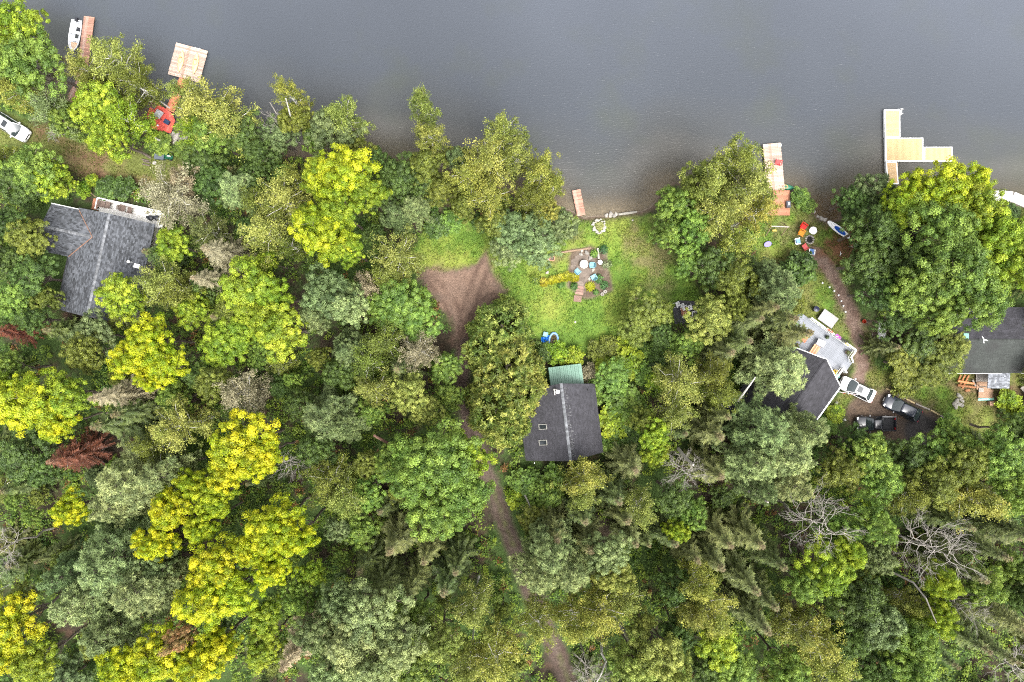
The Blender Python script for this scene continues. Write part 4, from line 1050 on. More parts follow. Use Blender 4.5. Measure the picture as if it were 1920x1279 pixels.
def chair(label, m, px, py, heading, group=None, s=1.0, name='garden_chair', cat='chair', z=None):
    """moulded low-back armchair; heading is where the sitter faces (degrees, world)"""
    g = G(px, py) if z is None else Vector((*P(px, py, z), z))
    t = thing(name, label, cat, g, R_(heading), group); t.scale = (s, s, s)
    MB().slab([(-0.24, -0.27, 0.38), (0.30, -0.29, 0.43), (0.30, 0.29, 0.43), (-0.24, 0.27, 0.38)], 0.035).build('seat', m, t)
    mb = MB()
    for k in range(5):
        y = -0.22+0.11*k
        mb.add([(-0.24, y-0.05, 0.38), (-0.24, y+0.05, 0.38), (-0.47, y*1.08+0.052, 0.92-0.02*abs(k-2)), (-0.47, y*1.08-0.052, 0.92-0.02*abs(k-2)),
                (-0.27, y-0.05, 0.38), (-0.27, y+0.05, 0.38), (-0.50, y*1.08+0.052, 0.92-0.02*abs(k-2)), (-0.50, y*1.08-0.052, 0.92-0.02*abs(k-2))],
               [(0,1,2,3), (7,6,5,4), (0,3,7,4), (1,5,6,2), (3,2,6,7), (0,4,5,1)])
    mb.build('backrest', m, t)
    for sy in (-1, 1):
        MB().box((-0.02, sy*0.34, 0.60), (0.62, 0.10, 0.03)).build('armrest', m, t)
        MB().box((0.26, sy*0.31, 0.29), (0.06, 0.04, 0.59)).build('leg', m, t)
        MB().box((-0.28, sy*0.30, 0.29), (0.06, 0.04, 0.59)).build('leg', m, t)
    return t

def round_table(label, px, py, r, m, z=None, h=0.72):
    g = G(px, py) if z is None else Vector((*P(px, py, z), z))
    t = thing('round_table', label, 'table', g)
    MB().lathe([(r*0.97, h-0.035), (r, h-0.02), (r, h-0.006), (r*0.985, h), (0.03, h-0.002)], 28).build('tabletop', m, t)
    MB().lathe([(0.05, 0.02), (0.04, h-0.04)], 10).build('pedestal', m, t)
    MB().lathe([(r*0.55, 0), (r*0.5, 0.03), (0.06, 0.06)], 16).build('base', m, t)
    return t

def rock(name, label, cat, px, py, r, m, group=None, parent=None, loc=None, flat=0.6):
    mb = MB(); rings = []
    sd = random.random()*9
    for i in range(5):
        th = -math.pi/2+math.pi*(i+0.5)/5
        rings.append([(r*math.cos(th)*math.cos(a)*(1+0.22*math.sin(2*a+sd)+0.12*math.sin(5*a+i)), r*math.cos(th)*math.sin(a)*(0.85+0.2*math.cos(3*a+sd)), r*flat*(math.sin(th)+0.6)) for a in [2*math.pi*k/9 for k in range(9)]])
    mb.loft(rings)
    if parent: return mb.build(name, m, parent, loc, smooth=False)
    o = mb.build(name, m, None, G(px, py, -0.03), (0, 0, random.random()*6))
    return tag(o, label, cat, group)

# ------------------------------------------------------------------ grey-shingled house, upper left
h1 = thing('grey_house', 'grey shingled house with a cross gable beside the pale deck at the left', 'house', (-49.7, 9.1, 0.0), R_(-12.3))
ZE, ZR, ZW = 3.6, 5.3, 4.7
gable_wall(h1, -4.3, 4.3, 0, -6.0, 6.0, 0.2, 3.62, 3.62, 5.15, M_SIDING)
gable_wall_w = MB().loft([[(x, 0.45, 0.2), (x, 5.8, 0.2), (x, 5.8, 3.60), (x, 3.17, 4.52), (x, 0.45, 3.60)] for x in (-7.7, -4.32)]).build('wall', M_SIDING, h1)
roof_face(h1, [(-4.75, 6.35, ZE), (-4.75, -6.35, ZE), (0, -6.35, ZR), (0, 6.35, ZR)][::1], M_SHG, M_SHG)
roof_face(h1, [(4.75, -6.35, ZE), (4.75, 6.35, ZE), (0, 6.35, ZR), (0, -6.35, ZR)], M_SHG, M_SHG)
roof_face(h1, [(-4.70, 6.12, ZE+0.02), (-8.13, 6.12, ZE+0.02), (-8.13, 3.17, ZW), (-1.70, 3.17, ZW)], M_SHG, M_SHG)
roof_face(h1, [(-8.13, 0.22, ZE+0.02), (-4.70, 0.22, ZE+0.02), (-1.70, 3.17, ZW), (-8.13, 3.17, ZW)], M_SHG, M_SHG)
ridge_cap(h1, (0, -6.35, ZR), (0, 6.35, ZR), M_CAP)
ridge_cap(h1, (-8.13, 3.17, ZW), (-1.8, 3.17, ZW), M_CAP)
for a, b in (((-4.7, 6.12, ZE+0.06), (-1.70, 3.17, ZW+0.06)), ((-4.7, 0.22, ZE+0.06), (-1.70, 3.17, ZW+0.06))):
    MB().tube([a, b], 0.05, 5).build('valley_flashing', M_COPPER, h1)
MB().box((-6.45, 6.17, ZE-0.03), (3.4, 0.07, 0.16)).build('gutter', M_WHITE, h1)
MB().box((-4.83, -3.1, ZE-0.06), (0.07, 6.5, 0.16)).build('gutter', M_SHB, h1)
pp = MB().tube([(3.3, 1.2, 4.0), (3.3, 1.2, 4.9)], 0.11, 10).build('chimney_pipe', M_ALU, h1)
MB().lathe([(0.18, 0), (0.18, 0.10), (0.02, 0.16)], 12, (3.3, 1.2, 4.9)).build('pipe_cap', M_WHITE, pp)
MB().box((3.95, 0.9, 4.05), (0.7, 0.5, 0.3)).build('roof_vent', M_WHITE, h1)
for y in (-4, -1.5): window(h1, (-4.32, y, 2.0), 1.2, 1.1, 'y'); window(h1, (4.32, y, 2.0), 1.2, 1.1, 'y')
for x in (-2, 1.5): window(h1, (x, 6.02, 2.1), 1.6, 1.3); window(h1, (x, -6.02, 2.1), 1.2, 1.1)
mast = MB().tube([(-5.1, -5.3, 0.3), (-5.1, -5.3, 4.6)], 0.04, 6).build('antenna_mast', M_ALU, h1)
MB().box((-5.35, -5.3, 4.5), (0.9, 0.06, 0.05)).box((-5.6, -5.3, 4.5), (0.05, 0.7, 0.05)).build('antenna', M_ALU, mast)

d1 = thing('pale_deck', 'long white boarded deck with white railing on the lake side of the grey house', 'deck', (-49.7, 9.1, 0.0), R_(-12.3))
ZD = 1.0
planks(d1, [(-3.9, 6.1), (4.35, 6.1), (4.35, 8.2), (-3.9, 8.2)], ZD, 0.15, M_PLANKW, 0)
MB().box((0.2, 7.15, ZD-0.16), (8.1, 2.0, 0.16)).build('joist', M_WOOD, d1)
for x in (-3.7, 0.2, 4.15): MB().box((x, 8.0, 0.55), (0.14, 0.14, 0.75)).build('post', M_WOOD, d1)
def railing(root, a, b, z, h=0.95, m=None, n_bal=None, post_w=0.1, cap_w=0.13, name='railing'):
    m = m or M_WHITE
    a, b = Vector((a[0], a[1], z)), Vector((b[0], b[1], z)); L = (b-a).length; d = (b-a)/L; an = math.atan2(d.y, d.x)
    r = MB().box((*((a+b)/2).xy, z+h), (L, cap_w, 0.05), an).box((*((a+b)/2).xy, z+0.12), (L, 0.06, 0.05), an).build(name, m, root)
    k = max(1, round(L/1.7))
    for i in range(k+1):
        p = a+d*(L*i/k); MB().box((p.x, p.y, z+h/2-0.02), (post_w, post_w, h), an).build('railing_post', m, r)
    n = n_bal or int(L/0.16)
    mb = MB()
    for i in range(1, n):
        p = a+d*(L*i/n); mb.box((p.x, p.y, z+h/2), (0.03, 0.03, h-0.14), an)
    mb.build('balusters', m, r, kind='stuff')
    return r
railing(d1, (-3.85, 8.15), (4.3, 8.15), ZD); railing(d1, (-3.85, 6.75), (-3.85, 8.1), ZD); railing(d1, (4.3, 6.6), (4.3, 8.1), ZD)
st = thing('wooden_steps', 'red-brown wooden steps at the left end of the white deck', 'steps', (-49.7, 9.1, 0.0), R_(-12.3))
for i in range(5):
    planks(st, [(-4.2-0.32*i-0.3, 6.7), (-4.2-0.32*i, 6.7), (-4.2-0.32*i, 8.1), (-4.2-0.32*i-0.3, 8.1)], ZD-0.10-0.15*i, 0.30, M_PLANKB, math.pi/2, name='tread')
for y in (6.68, 8.12): MB().add([(-4.0, y-0.03, 0.95), (-4.0, y+0.03, 0.95), (-5.8, y+0.03, 0.12), (-5.8, y-0.03, 0.12), (-4.0, y-0.03, 0.65), (-4.0, y+0.03, 0.65), (-5.5, y+0.03, 0.02), (-5.5, y-0.03, 0.02)],
     [(0,1,2,3), (7,6,5,4), (0,3,7,4), (1,5,6,2), (2,6,7,3), (0,4,5,1)]).build('stringer', M_PLANKB, st)
MB().tube([(-4.1, 8.2, 1.9), (-5.9, 8.9, 1.0)], 0.05, 6).build('handrail', M_WOOD, st)
def loc1(x, y, z):
    c, s = math.cos(R_(-12.3)), math.sin(R_(-12.3)); return Vector((-49.7+x*c-y*s, 9.1+x*s+y*c, z))
def place_w(t, v): t.location = v; return t
for (x, y, hd, lb) in ((-3.35, 7.5, -12, 'slatted brown deck chair nearest the left railing of the white deck'), (-2.65, 7.55, 168, 'brown deck chair facing the left railing chair on the white deck'),
                       (0.0-0.75, 7.55, -12, 'left brown deck chair of the pair midway along the white deck'), (0.15, 7.5, 168, 'right brown deck chair of the pair midway along the white deck')):
    place_w(chair(lb, M_WICKER, 200, 385, hd, 'brown chairs on the white deck', 1.05, z=ZD), loc1(x, y, ZD))
for i, (x, y) in enumerate(((3.15, 7.1), (3.9, 7.25))):
    g = thing('barbecue', ('black covered barbecue nearer the middle at the right end of the white deck', 'outermost black barbecue at the right end of the white deck')[i], 'barbecue', loc1(x, y, ZD), R_(-12), 'barbecues on the white deck')
    MB().lathe([(0.05, 0.62), (0.30, 0.72), (0.36, 0.88), (0.30, 1.06), (0.12, 1.14), (0.03, 1.16)], 16).build('lid', M_BLACKPL, g)
    for k in range(3):
        an = k*2.094; MB().tube([(0.15*math.cos(an), 0.15*math.sin(an), 0.66), (0.3*math.cos(an), 0.3*math.sin(an), 0)], 0.02, 6).build('leg', M_ALU, g)
    MB().box((-0.5, 0, 0.8), (0.3, 0.35, 0.03)).build('side_shelf', M_BLACKPL, g)

# ------------------------------------------------------------------ charcoal cottage in the middle
h2 = thing('charcoal_cottage', 'charcoal shingled cottage with a green porch roof in the middle of the wood', 'house', (6.41, -9.65, 0.0), R_(7.06))
ZL2, ZRt, ZR2 = 2.9, 3.3, 6.0
gable_wall(h2, -4.9, 3.85, 0, -4.2, 3.75, 0.2, 2.95, 3.35, 5.85, M_DKBROWN)
roof_face(h2, [(-5.3, 4.05, ZL2), (-5.3, -4.5, ZL2), (0, -4.68, ZR2), (0, 4.63, ZR2)], M_SHB, M_SHB)
roof_face(h2, [(4.26, -4.57, ZRt), (4.26, 3.9, ZRt), (0, 4.63, ZR2), (0, -4.68, ZR2)], M_SHB, M_SHB)
ridge_cap(h2, (0, -4.68, ZR2), (0, 4.63, ZR2), M_CAP)
# paler flecks scattered on the right slope beside the ridge cap
M_PALE = mat('pale_shingle', (0.075, 0.075, 0.08), 0.9, var=0.3, scale=3, island=0.4)
mbp = MB()
for i in range(90):
    y = random.uniform(-4.3, 4.3); ln = abs(random.gauss(0, 0.35))*(1.5 if abs(y-1.5) < 1.0 or abs(y+1.7) < 1.1 else 0.7)
    k = (ZRt-ZR2)/4.26
    x0 = 0.20+random.uniform(0, ln); x1 = x0+random.uniform(0.12, 0.3)
    mbp.add([(x0, y-0.05, ZR2+k*x0+0.040), (x1, y-0.05, ZR2+k*x1+0.040), (x1, y+0.07, ZR2+k*x1+0.040), (x0, y+0.07, ZR2+k*x0+0.040)], [(0, 1, 2, 3)])
mbp.build('pale_flecks', M_PALE, h2, kind='stuff')
def sl2(x): return ZR2+(ZR2-ZL2)/5.3*x     # left slope height at local x (negative)
for x, y in ((-2.75, -0.41), (-2.95, -2.33)):
    tl = math.atan2(ZR2-ZL2, 5.3)
    f = MB()
    M4 = Matrix.Translation((x, y, sl2(x)+0.06)) @ Matrix.Rotation(-tl, 4, 'Y')
    for cx, cy, dx, dy in ((0, 0.29, 1.1, 0.07), (0, -0.29, 1.1, 0.07), (-0.515, 0, 0.07, 0.51), (0.515, 0, 0.07, 0.51)): f.box((cx, cy, 0), (dx, dy, 0.12), M=M4)
    fo = f.build('skylight', mat('skylight_frame', (0.25, 0.245, 0.22), 0.6), h2)
    MB().box((0, 0, -0.01), (0.96, 0.51, 0.05), M=M4).build('pane', M_GLASS, fo)
ch = MB().tube([(-0.55, 3.74, 5.4), (-0.55, 3.74, 6.5)], 0.14, 12).build('chimney_pipe', M_ALU, h2)
MB().lathe([(0.24, 0), (0.24, 0.08), (0.04, 0.16)], 14, (-0.55, 3.74, 6.5)).build('pipe_cap', M_WHITE, ch)
MB().box((-0.9, 3.72, 5.75), (0.12, 0.75, 0.4)).box((-0.72, 4.0, 5.72), (0.35, 0.1, 0.4)).build('flashing', M_CONC, h2)
MB().tube([(3.25, 3.3, 3.7), (3.25, 3.3, 4.3)], 0.07, 8).build('vent_pipe', M_DARK, h2)
MB().tube([(-4.3, -4.7, 0.3), (-4.3, -4.7, 4.2)], 0.05, 6).build('service_mast', M_ALU, h2)
for y in (-2.5, 1.5): window(h2, (-4.92, y, 1.8), 1.2, 1.1, 'y'); window(h2, (3.87, y, 1.9), 1.2, 1.1, 'y')
window(h2, (-1.5, -4.22, 2.0), 1.4, 1.1); window(h2, (1.6, -4.22, 2.0), 1.4, 1.1)
# porch with ribbed green metal sheets
n_sh = 9; x0, x1 = -1.14, 2.96
for i in range(n_sh):
    a = x0+(x1-x0)*i/n_sh; b = x0+(x1-x0)*(i+1)/n_sh
    ys, yn, zs, zn = 3.5, 6.55, 3.22, 2.75
    w = b-a
    prof = [(0, 0.0), (0.10*w, 0.035), (0.18*w, 0.0), (0.5*w, 0.0), (0.54*w, 0.02), (0.58*w, 0.0), (w-0.004, 0.0)]
    rings = [[(a+px_, y, z+pz) for px_, pz in prof]+[(a+px_, y, z+pz-0.012) for px_, pz in reversed(prof)] for y, z in ((ys, zs), (yn, zn))]
    MB().loft(rings).build('roof_panel', M_GREENMET, h2)
for x in (x0+0.15, (x0+x1)/2, x1-0.15): MB().box((x, 6.35, 1.5), (0.12, 0.12, 2.45)).build('porch_post', M_WOOD, h2)
MB().box(((x0+x1)/2, 6.35, 2.72-0.06), (x1-x0, 0.1, 0.14)).build('porch_beam', M_WOOD, h2)
planks(h2, [(-2.9, 3.85), (3.0, 3.85), (3.0, 6.5), (-2.9, 6.5)], 0.62, 0.16, M_WOOD, 0, name='porch_board')

# ------------------------------------------------------------------ black-roofed house with the grey deck, right
A3 = R_(-35.7)
h3 = thing('black_roof_house', 'black roofed house with white trim behind the grey boarded deck', 'house', (37.46, -2.32, 0.0), A3)
gable_wall(h3, -5.0, 3.6, 0, -11.6, -1.2, 0.2, 3.0, 3.75, 5.6, M_WHITE)
roof_face(h3, [(-5.4, -0.9, 2.95), (-5.4, -12, 2.95), (0, -12, 5.8), (0, 0.15, 5.8)], M_SHD, M_SHD)
roof_face(h3, [(4.0, -12, 3.75), (4.0, -1.05, 3.75), (0, 0.15, 5.8), (0, -12, 5.8)], M_SHD, M_SHD)
ridge_cap(h3, (0, -12, 5.8), (0, 0.1, 5.8), M_SHD)
MB().box((4.12, -6.5, 3.66), (0.16, 11.0, 0.16)).build('gutter', M_WHITE, h3)
MB().box((3.86, -6.5, 3.50), (0.10, 11.0, 0.22)).build('fascia', M_WHITE, h3)
def bargeboard(root, a, b, m, w=0.10, h=0.24):
    a, b = Vector(a), Vector(b)
    d = (b-a).normalized(); s = Vector((0, 0, 1)).cross(d).normalized()*w
    MB().add([a, b, b+s, a+s, a-Vector((0,0,h)), b-Vector((0,0,h)), b+s-Vector((0,0,h)), a+s-Vector((0,0,h))], [(0,1,2,3), (7,6,5,4), (0,4,5,1), (3,2,6,7), (0,3,7,4), (1,5,6,2)]).build('bargeboard', m, root)
bargeboard(h3, (0.0, 0.20, 5.84), (-5.45, -0.85, 3.0), M_WHITE)
bargeboard(h3, (4.05, -1.0, 3.80), (0.0, 0.20, 5.84), M_WHITE)
window(h3, (-2.2, -1.18, 2.0), 2.0, 1.6); window(h3, (1.8, -1.18, 2.0), 1.4, 1.6)
for y in (-4, -8): window(h3, (3.62, y, 2.2), 1.2, 1.1, 'y')
d3 = thing('grey_deck', 'light grey boarded deck with white rails and flower boxes at the black roofed house', 'deck', (37.46, -2.32, 0.0), A3)
ZD3 = 1.35
planks(d3, [(-4.6, -1.15), (3.6, -1.15), (3.6, 4.1), (-4.6, 4.1)], ZD3, 0.16, M_PLANKG, math.pi/2)
MB().box((-0.5, 1.5, ZD3-0.18), (8.0, 5.0, 0.2)).build('joist', M_WOOD, d3)
for x in (-4.3, -0.5, 3.4):
    for y in (0.2, 3.9): MB().box((x, y, 0.7), (0.14, 0.14, 1.0)).build('post', M_WOOD, d3)
railing(d3, (-3.2, 4.05), (3.65, 4.05), ZD3, 0.95, cap_w=0.22)
railing(d3, (3.65, 3.0), (3.65, 4.0), ZD3, 0.95, cap_w=0.2); railing(d3, (3.65, 3.0), (4.2, 2.6), ZD3, 0.95, cap_w=0.18, n_bal=3)
railing(d3, (3.65, -0.6), (3.65, 1.35), ZD3, 0.95, cap_w=0.2); railing(d3, (3.65, 1.35), (4.3, 1.1), ZD3, 0.95, cap_w=0.18, n_bal=3)
for i in range(4):
    planks(d3, [(3.62+0.3*i, 1.45), (3.90+0.3*i, 1.45), (3.90+0.3*i, 2.95), (3.62+0.3*i, 2.95)], ZD3-0.16-0.17*i, 0.28, M_PLANKG, math.pi/2, name='tread')
ld = thing('white_landing', 'white boarded landing with a rail between the black roofed house and the white car', 'landing', (37.46, -2.32, 0.0), A3)
planks(ld, [(3.75, -2.6), (5.3, -2.6), (5.3, -0.7), (3.75, -0.7)], 1.0, 0.16, M_PLANKW, 0)
MB().box((4.5, -1.65, 0.78), (1.3, 1.7, 0.2)).build('joist', M_WOOD, ld)
for x in (3.9, 5.2):
    for y in (-2.5, -0.8): MB().box((x, y, 0.5), (0.1, 0.1, 0.7)).build('post', M_WHITE, ld)
railing(ld, (3.9, -0.72), (5.25, -0.72), 1.0, 0.9)
def loc3(x, y, z):
    c, s = math.cos(A3), math.sin(A3); return Vector((37.46+x*c-y*s, -2.32+x*s+y*c, z))
def planter(label, x, y, z, w, colr, word='flower_box', dx=0.9, group=None, green=True, rz=0.0, pl=None):
    t = thing(word, label, 'planter', loc3(x, y, z), A3+rz, group)
    MB().box((0, 0, 0.09), (dx, w, 0.18)).build('box', pl or M_WHITE, t)
    n = int(90*dx); C = np.stack([rng.uniform(-dx/2, dx/2, n), rng.uniform(-w*0.6, w*0.6, n), rng.uniform(0.16, 0.34, n)], 1)
    me = leaves_mesh('flowers', C, np.array([0, 0, 1.0])+rdir(n)*0.6, 0.11, 0.09, np.stack([rng.random(n), rng.random(n), np.zeros(n)], 1))
    o = put('flowers', me, t); o.color = (*colr, 1); o['accent'] = [c*1.25 for c in colr]; o['tip_tint'] = list(colr)
    return t
planter('flower box of orange blooms on the upper rail of the grey deck', -0.55, 4.05, ZD3+0.98, 0.2, (0.55, 0.16, 0.10), group='flower boxes on the deck rail')
planter('flower box of vivid purple blooms on the rail of the grey deck', 0.75, 4.05, ZD3+0.98, 0.3, (0.42, 0.03, 0.42), group='flower boxes on the deck rail', dx=0.8)
planter('dark flower box with white blooms right of the purple one', 1.55, 4.05, ZD3+0.98, 0.22, (0.06, 0.07, 0.05), group='flower boxes on the deck rail', pl=M_BLACKPL)
planter('flower box of pale yellow blooms near the right corner of the deck rail', 2.2, 3.95, ZD3+0.9, 0.2, (0.55, 0.48, 0.18), group='flower boxes on the deck rail', dx=0.7)
def pot(label, x, y, z, r, colr, pm, group=None):
    t = thing('potted_plant', label, 'potted plant', loc3(x, y, z), 0, group)
    MB().lathe([(r*0.6, 0), (r*0.8, r*1.1), (r*0.85, r*1.15), (r*0.7, r*1.1)], 12).build('pot', pm, t)
    n = 90; e = rdir(n)
    me = leaves_mesh('leaves', e*r*rng.uniform(0.5, 1.2, (n, 1))+np.array([0, 0, r*1.7]), e*0.5+np.array([0, 0, 0.6]), 0.15, 0.09, np.stack([rng.random(n), rng.random(n), np.zeros(n)], 1))
    o = put('leaves', me, t); o.color = (*colr, 1); o['accent'] = [c*1.3 for c in colr]; o['tip_tint'] = list(colr)
pot('dark potted plant by the purple flower box on the grey deck', 0.0, 3.45, ZD3, 0.22, (0.04, 0.06, 0.02), M_DARK, 'pots on the grey deck')
pot('bushy potted plant in the right corner of the grey deck', 3.15, 3.35, ZD3, 0.33, (0.07, 0.09, 0.02), M_WICKER, 'pots on the grey deck')
pot('yellow flowering plant by the lower rail of the grey deck', 3.2, 0.4, ZD3, 0.32, (0.62, 0.46, 0.05), M_WICKER, 'pots on the grey deck')
pot('rusty brown potted plant on the white landing', 4.1, -1.1, 1.0, 0.26, (0.28, 0.11, 0.02), M_WICKER)
tb = thing('grey_patio_table', 'square grey patio table beside the wooden bench on the grey deck', 'table', loc3(-0.35, 2.3, ZD3), A3+R_(12))
MB().box((0, 0, 0.70), (1.05, 0.8, 0.04)).build('tabletop', M_GREYTOP, tb)
for sx in (-1, 1):
    for sy in (-1, 1): MB().box((sx*0.46, sy*0.34, 0.34), (0.05, 0.05, 0.68)).build('leg', M_DARK, tb)
bn = thing('wooden_bench_table', 'slatted orange wooden table lying across the grey deck', 'table', loc3(-0.45, 0.95, ZD3), A3+R_(2))
for i in range(5): MB().box((-0.34+0.17*i, 0, 0.62), (0.15, 1.7, 0.035)).build('slat', M_PLANKO if i % 2 else mat('orange_wood', (0.58, 0.29, 0.15), 0.6, objrand=0.2), bn)
for sx in (-1, 1):
    for sy in (-1, 1): MB().box((sx*0.3, sy*0.7, 0.3), (0.07, 0.07, 0.6)).build('leg', M_PLANKO, bn)
b2 = thing('wooden_stool', 'small orange wooden stool half under the conifer on the grey deck', 'stool', loc3(-2.2, 1.6, ZD3), A3)
for i in range(3): MB().box((-0.2+0.2*i, 0, 0.44), (0.18, 0.9, 0.035)).build('slat', M_PLANKO, b2)
for sx in (-1, 1):
    for sy in (-1, 1): MB().box((sx*0.22, sy*0.36, 0.21), (0.06, 0.06, 0.42)).build('leg', M_PLANKO, b2)
bk = MB().lathe([(0.20, 0), (0.27, 0.30), (0.28, 0.31), (0.25, 0.30), (0.18, 0.03)], 16).build('cooler_tub', plastic('mint_plastic', 150, 215, 205), None, loc3(4.05, 0.35, ZD3-0.4))
tag(bk, 'mint green plastic tub hanging by the lower rail of the grey deck', 'tub')
fl = thing('flagpole', 'slanting pole with a furled red and white flag beside the white car', 'flag', loc3(5.3, -1.2, 0.95), A3)
MB().tube([(0, 0, 0), (1.7, 0.9, 1.4)], 0.03, 6).build('pole', M_WHITE, fl)
for i in range(3):
    mb = MB(); aa, bb = Vector((0.45, 0.24, 0.38)), Vector((1.5, 0.80, 1.22))
    rows = []
    for k in range(9):
        p = aa.lerp(bb, k/8); w = 0.06+0.05*math.sin(k*1.7)
        rows.append([p+Vector((0, 0, -0.02-0.11*i)), p+Vector((w*0.7, -w, -0.02-0.11*(i+1)))])
    mb.loft(rows, closed=False, caps=False).build('flag_stripe', plastic('flag_red', 200, 40, 55) if i != 1 else M_WHITEPL, fl)
sheet = thing('low_platform', 'large pale grey square panel lying on the grass beside the grey deck', 'platform', G(1549, 598), A3)
MB().box((0, 0, 0.55), (2.15, 1.55, 0.07)).build('top', mat('grey_sheet', (0.28, 0.27, 0.27), 0.7, var=0.06), sheet)
for sx in (-1, 1):
    for sy in (-1, 1): MB().box((sx*0.95, sy*0.65, 0.26), (0.08, 0.08, 0.52)).build('leg', M_GREYWOOD, sheet)
bin_ = thing('dark_bin', 'dark blue bin under the pine beside the pale grey panel', 'bin', G(1526, 580), 0.4)
MB().lathe([(0.24, 0), (0.33, 0.75), (0.36, 0.76), (0.36, 0.82), (0.05, 0.90)], 18).build('body', plastic('navy_plastic', 40, 42, 70), bin_)
MB().box((0.0, 0.36, 0.8), (0.3, 0.06, 0.05)).build('handle', M_DARK, bin_)

# ------------------------------------------------------------------ dark-roofed cottage at the right edge
h4 = thing('dark_roof_cottage', 'long dark roofed cottage cut by the right edge of the photo', 'house', (60.7, 0.0, 0.0), 0)
gable_wall_h4 = MB().loft([[(x, -3.6, 0.2), (x, 3.6, 0.2), (x, 3.6, 3.0), (x, 0, 4.45), (x, -3.6, 3.0)] for x in (-7.1, 7.1)]).build('wall', M_DKBROWN, h4)
roof_face(h4, [(-7.5, -3.95, 3.0), (7.5, -3.95, 3.0), (7.5, 0.1, 4.65), (-7.5, 0.1, 4.65)], M_SHM, M_SHM)
roof_face(h4, [(7.5, 4.15, 3.0), (-7.5, 4.15, 3.0), (-7.5, 0.1, 4.65), (7.5, 0.1, 4.65)], M_SHD, M_SHD)
ridge_cap(h4, (-7.5, 0.1, 4.65), (7.5, 0.1, 4.65), M_SHM)
MB().box((-3.9, -4.0, 2.92), (7.0, 0.06, 0.16)).build('gutter', M_WHITE, h4); MB().box((4.6, -4.0, 2.92), (5.0, 0.06, 0.16)).build('gutter', M_WHITE, h4)
ck = MB().box((-6.25, 0.6, 4.9), (0.55, 0.55, 0.9)).build('chimney', plastic('green_chimney', 90, 150, 130), h4)
MB().box((-6.25, 0.6, 5.38), (0.62, 0.62, 0.06)).build('chimney_cap', plastic('green_cap', 120, 180, 160), ck)
an_ = MB().tube([(-4.15, 0.25, 4.6), (-4.15, 0.25, 5.3)], 0.03, 6).build('antenna_mast', M_ALU, h4)
MB().tube([(-4.3, 0.55, 5.3), (-4.05, 0.1, 5.35)], 0.055, 6).tube([(-4.15, 0.25, 5.33), (-3.65, 0.05, 5.33)], 0.05, 6).tube([(-4.15, 0.25, 5.33), (-4.1, -0.25, 5.33)], 0.05, 6).build('antenna', M_WHITE, an_)
px0, px1 = P(1853, 0, 2.9)[0]-60.7, P(1894, 0, 2.9)[0]-60.7
roof_face(h4, [(px0, -5.85, 2.75), (px1, -5.85, 2.75), (px1, -3.86, 2.93), (px0, -3.86, 2.93)], M_SHP, M_SHP, 0.08)
for x in (px0+0.1, px1-0.1): MB().box((x, -5.7, 1.45), (0.1, 0.1, 2.4)).build('porch_post', M_WHITE, h4)
for x in (-5, -1.5, 4): window(h4, (x, -3.62, 1.9), 1.2, 1.0); window(h4, (x, 3.62, 1.9), 1.4, 1.1)

# ------------------------------------------------------------------ docks
plank_dock('plank_dock', 'long weathered plank dock beside the white motorboat, upper left', 'dock', (167, 31), (152, 150), 1.35, 0.45, M_PLANKR, group=None)
plank_dock('gangplank', 'short sloping gangplank from the left plank dock to the shore', 'gangplank', (151, 152), (131, 190), 1.1, 0.5, M_PLANKR, posts=False)
raft = plank_dock('swim_dock', 'square pale plank swim dock carrying two yellow kayaks', 'dock', (360, 87.5), (344, 147), 4.15, 0.42, M_PLANKP, pw=0.19)
ladder = thing('dock_ladder', 'small white ladder on the far edge of the square swim dock', 'ladder', (*P(372, 92, 0.42), 0.42), R_(-15))
for sx in (-1, 1): MB().tube([(sx*0.25, -0.35, 0.35), (sx*0.25, 0.02, 0.38), (sx*0.25, 0.1, -0.6)], 0.03, 6).build('rail', M_WHITE, ladder)
for k in range(3): MB().box((0, 0.1, -0.1-0.2*k), (0.5, 0.06, 0.04)).build('rung', M_WHITE, ladder)
plank_dock('gangway', 'orange stained gangway between the swim dock and the red deck', 'gangway', (344, 148), (318, 208), 1.1, 0.45, M_PLANKO, posts=True)
plank_dock('small_dock', 'short narrow reddish dock on the little beach', 'dock', (1080.5, 356), (1090, 404), 1.08, 0.38, M_PLANKR)
dk = plank_dock('long_dock', 'pale plank dock half hidden by the big birches', 'dock', (1447, 269), (1455, 357), 2.25, 0.45, M_PLANKP, pw=0.19)
# ring on the far corner
kr = MB(); ring = [(0.2*math.cos(a), 0.2*math.sin(a), 0.0) for a in [2*math.pi*i/14 for i in range(15)]]
lr = tag(MB().tube(ring, 0.045, 6, False).build('life_ring', M_WHITEPL, None, (*P(1462, 272, 0.5), 0.52)), 'white life ring on the far corner of the pale dock by the birches', 'life ring')
plank_dock('shore_deck', 'red-brown boarded deck on the shore at the foot of the pale dock', 'deck', (1461, 357), (1461, 404), 2.7, 0.55, M_PLANKB, zb=-0.3)
chair('red armchair standing on the pale dock beneath the birch branches', plastic('red_plastic', 225, 62, 62), 1457, 306, 80, s=1.05, z=0.46)
cb = thing('black_case', 'black storage box at the right edge of the red-brown shore deck', 'box', (*P(1476.5, 384, 0.6), 0.56), 0.05)
MB().box((0, 0, 0.2), (0.5, 0.8, 0.4)).build('body', M_BLACKPL, cb); MB().box((0, 0, 0.42), (0.54, 0.84, 0.05)).build('lid', mat('dark_lid', (0.04, 0.045, 0.06), 0.5), cb)
MB().box((0.05, 0.05, 0.455), (0.22, 0.4, 0.02)).build('handle', M_GREYTOP, cb)
td = thing('floating_dock', 'white framed floating dock of tan boards, right side of the lake', 'dock', (0, 0, 0))
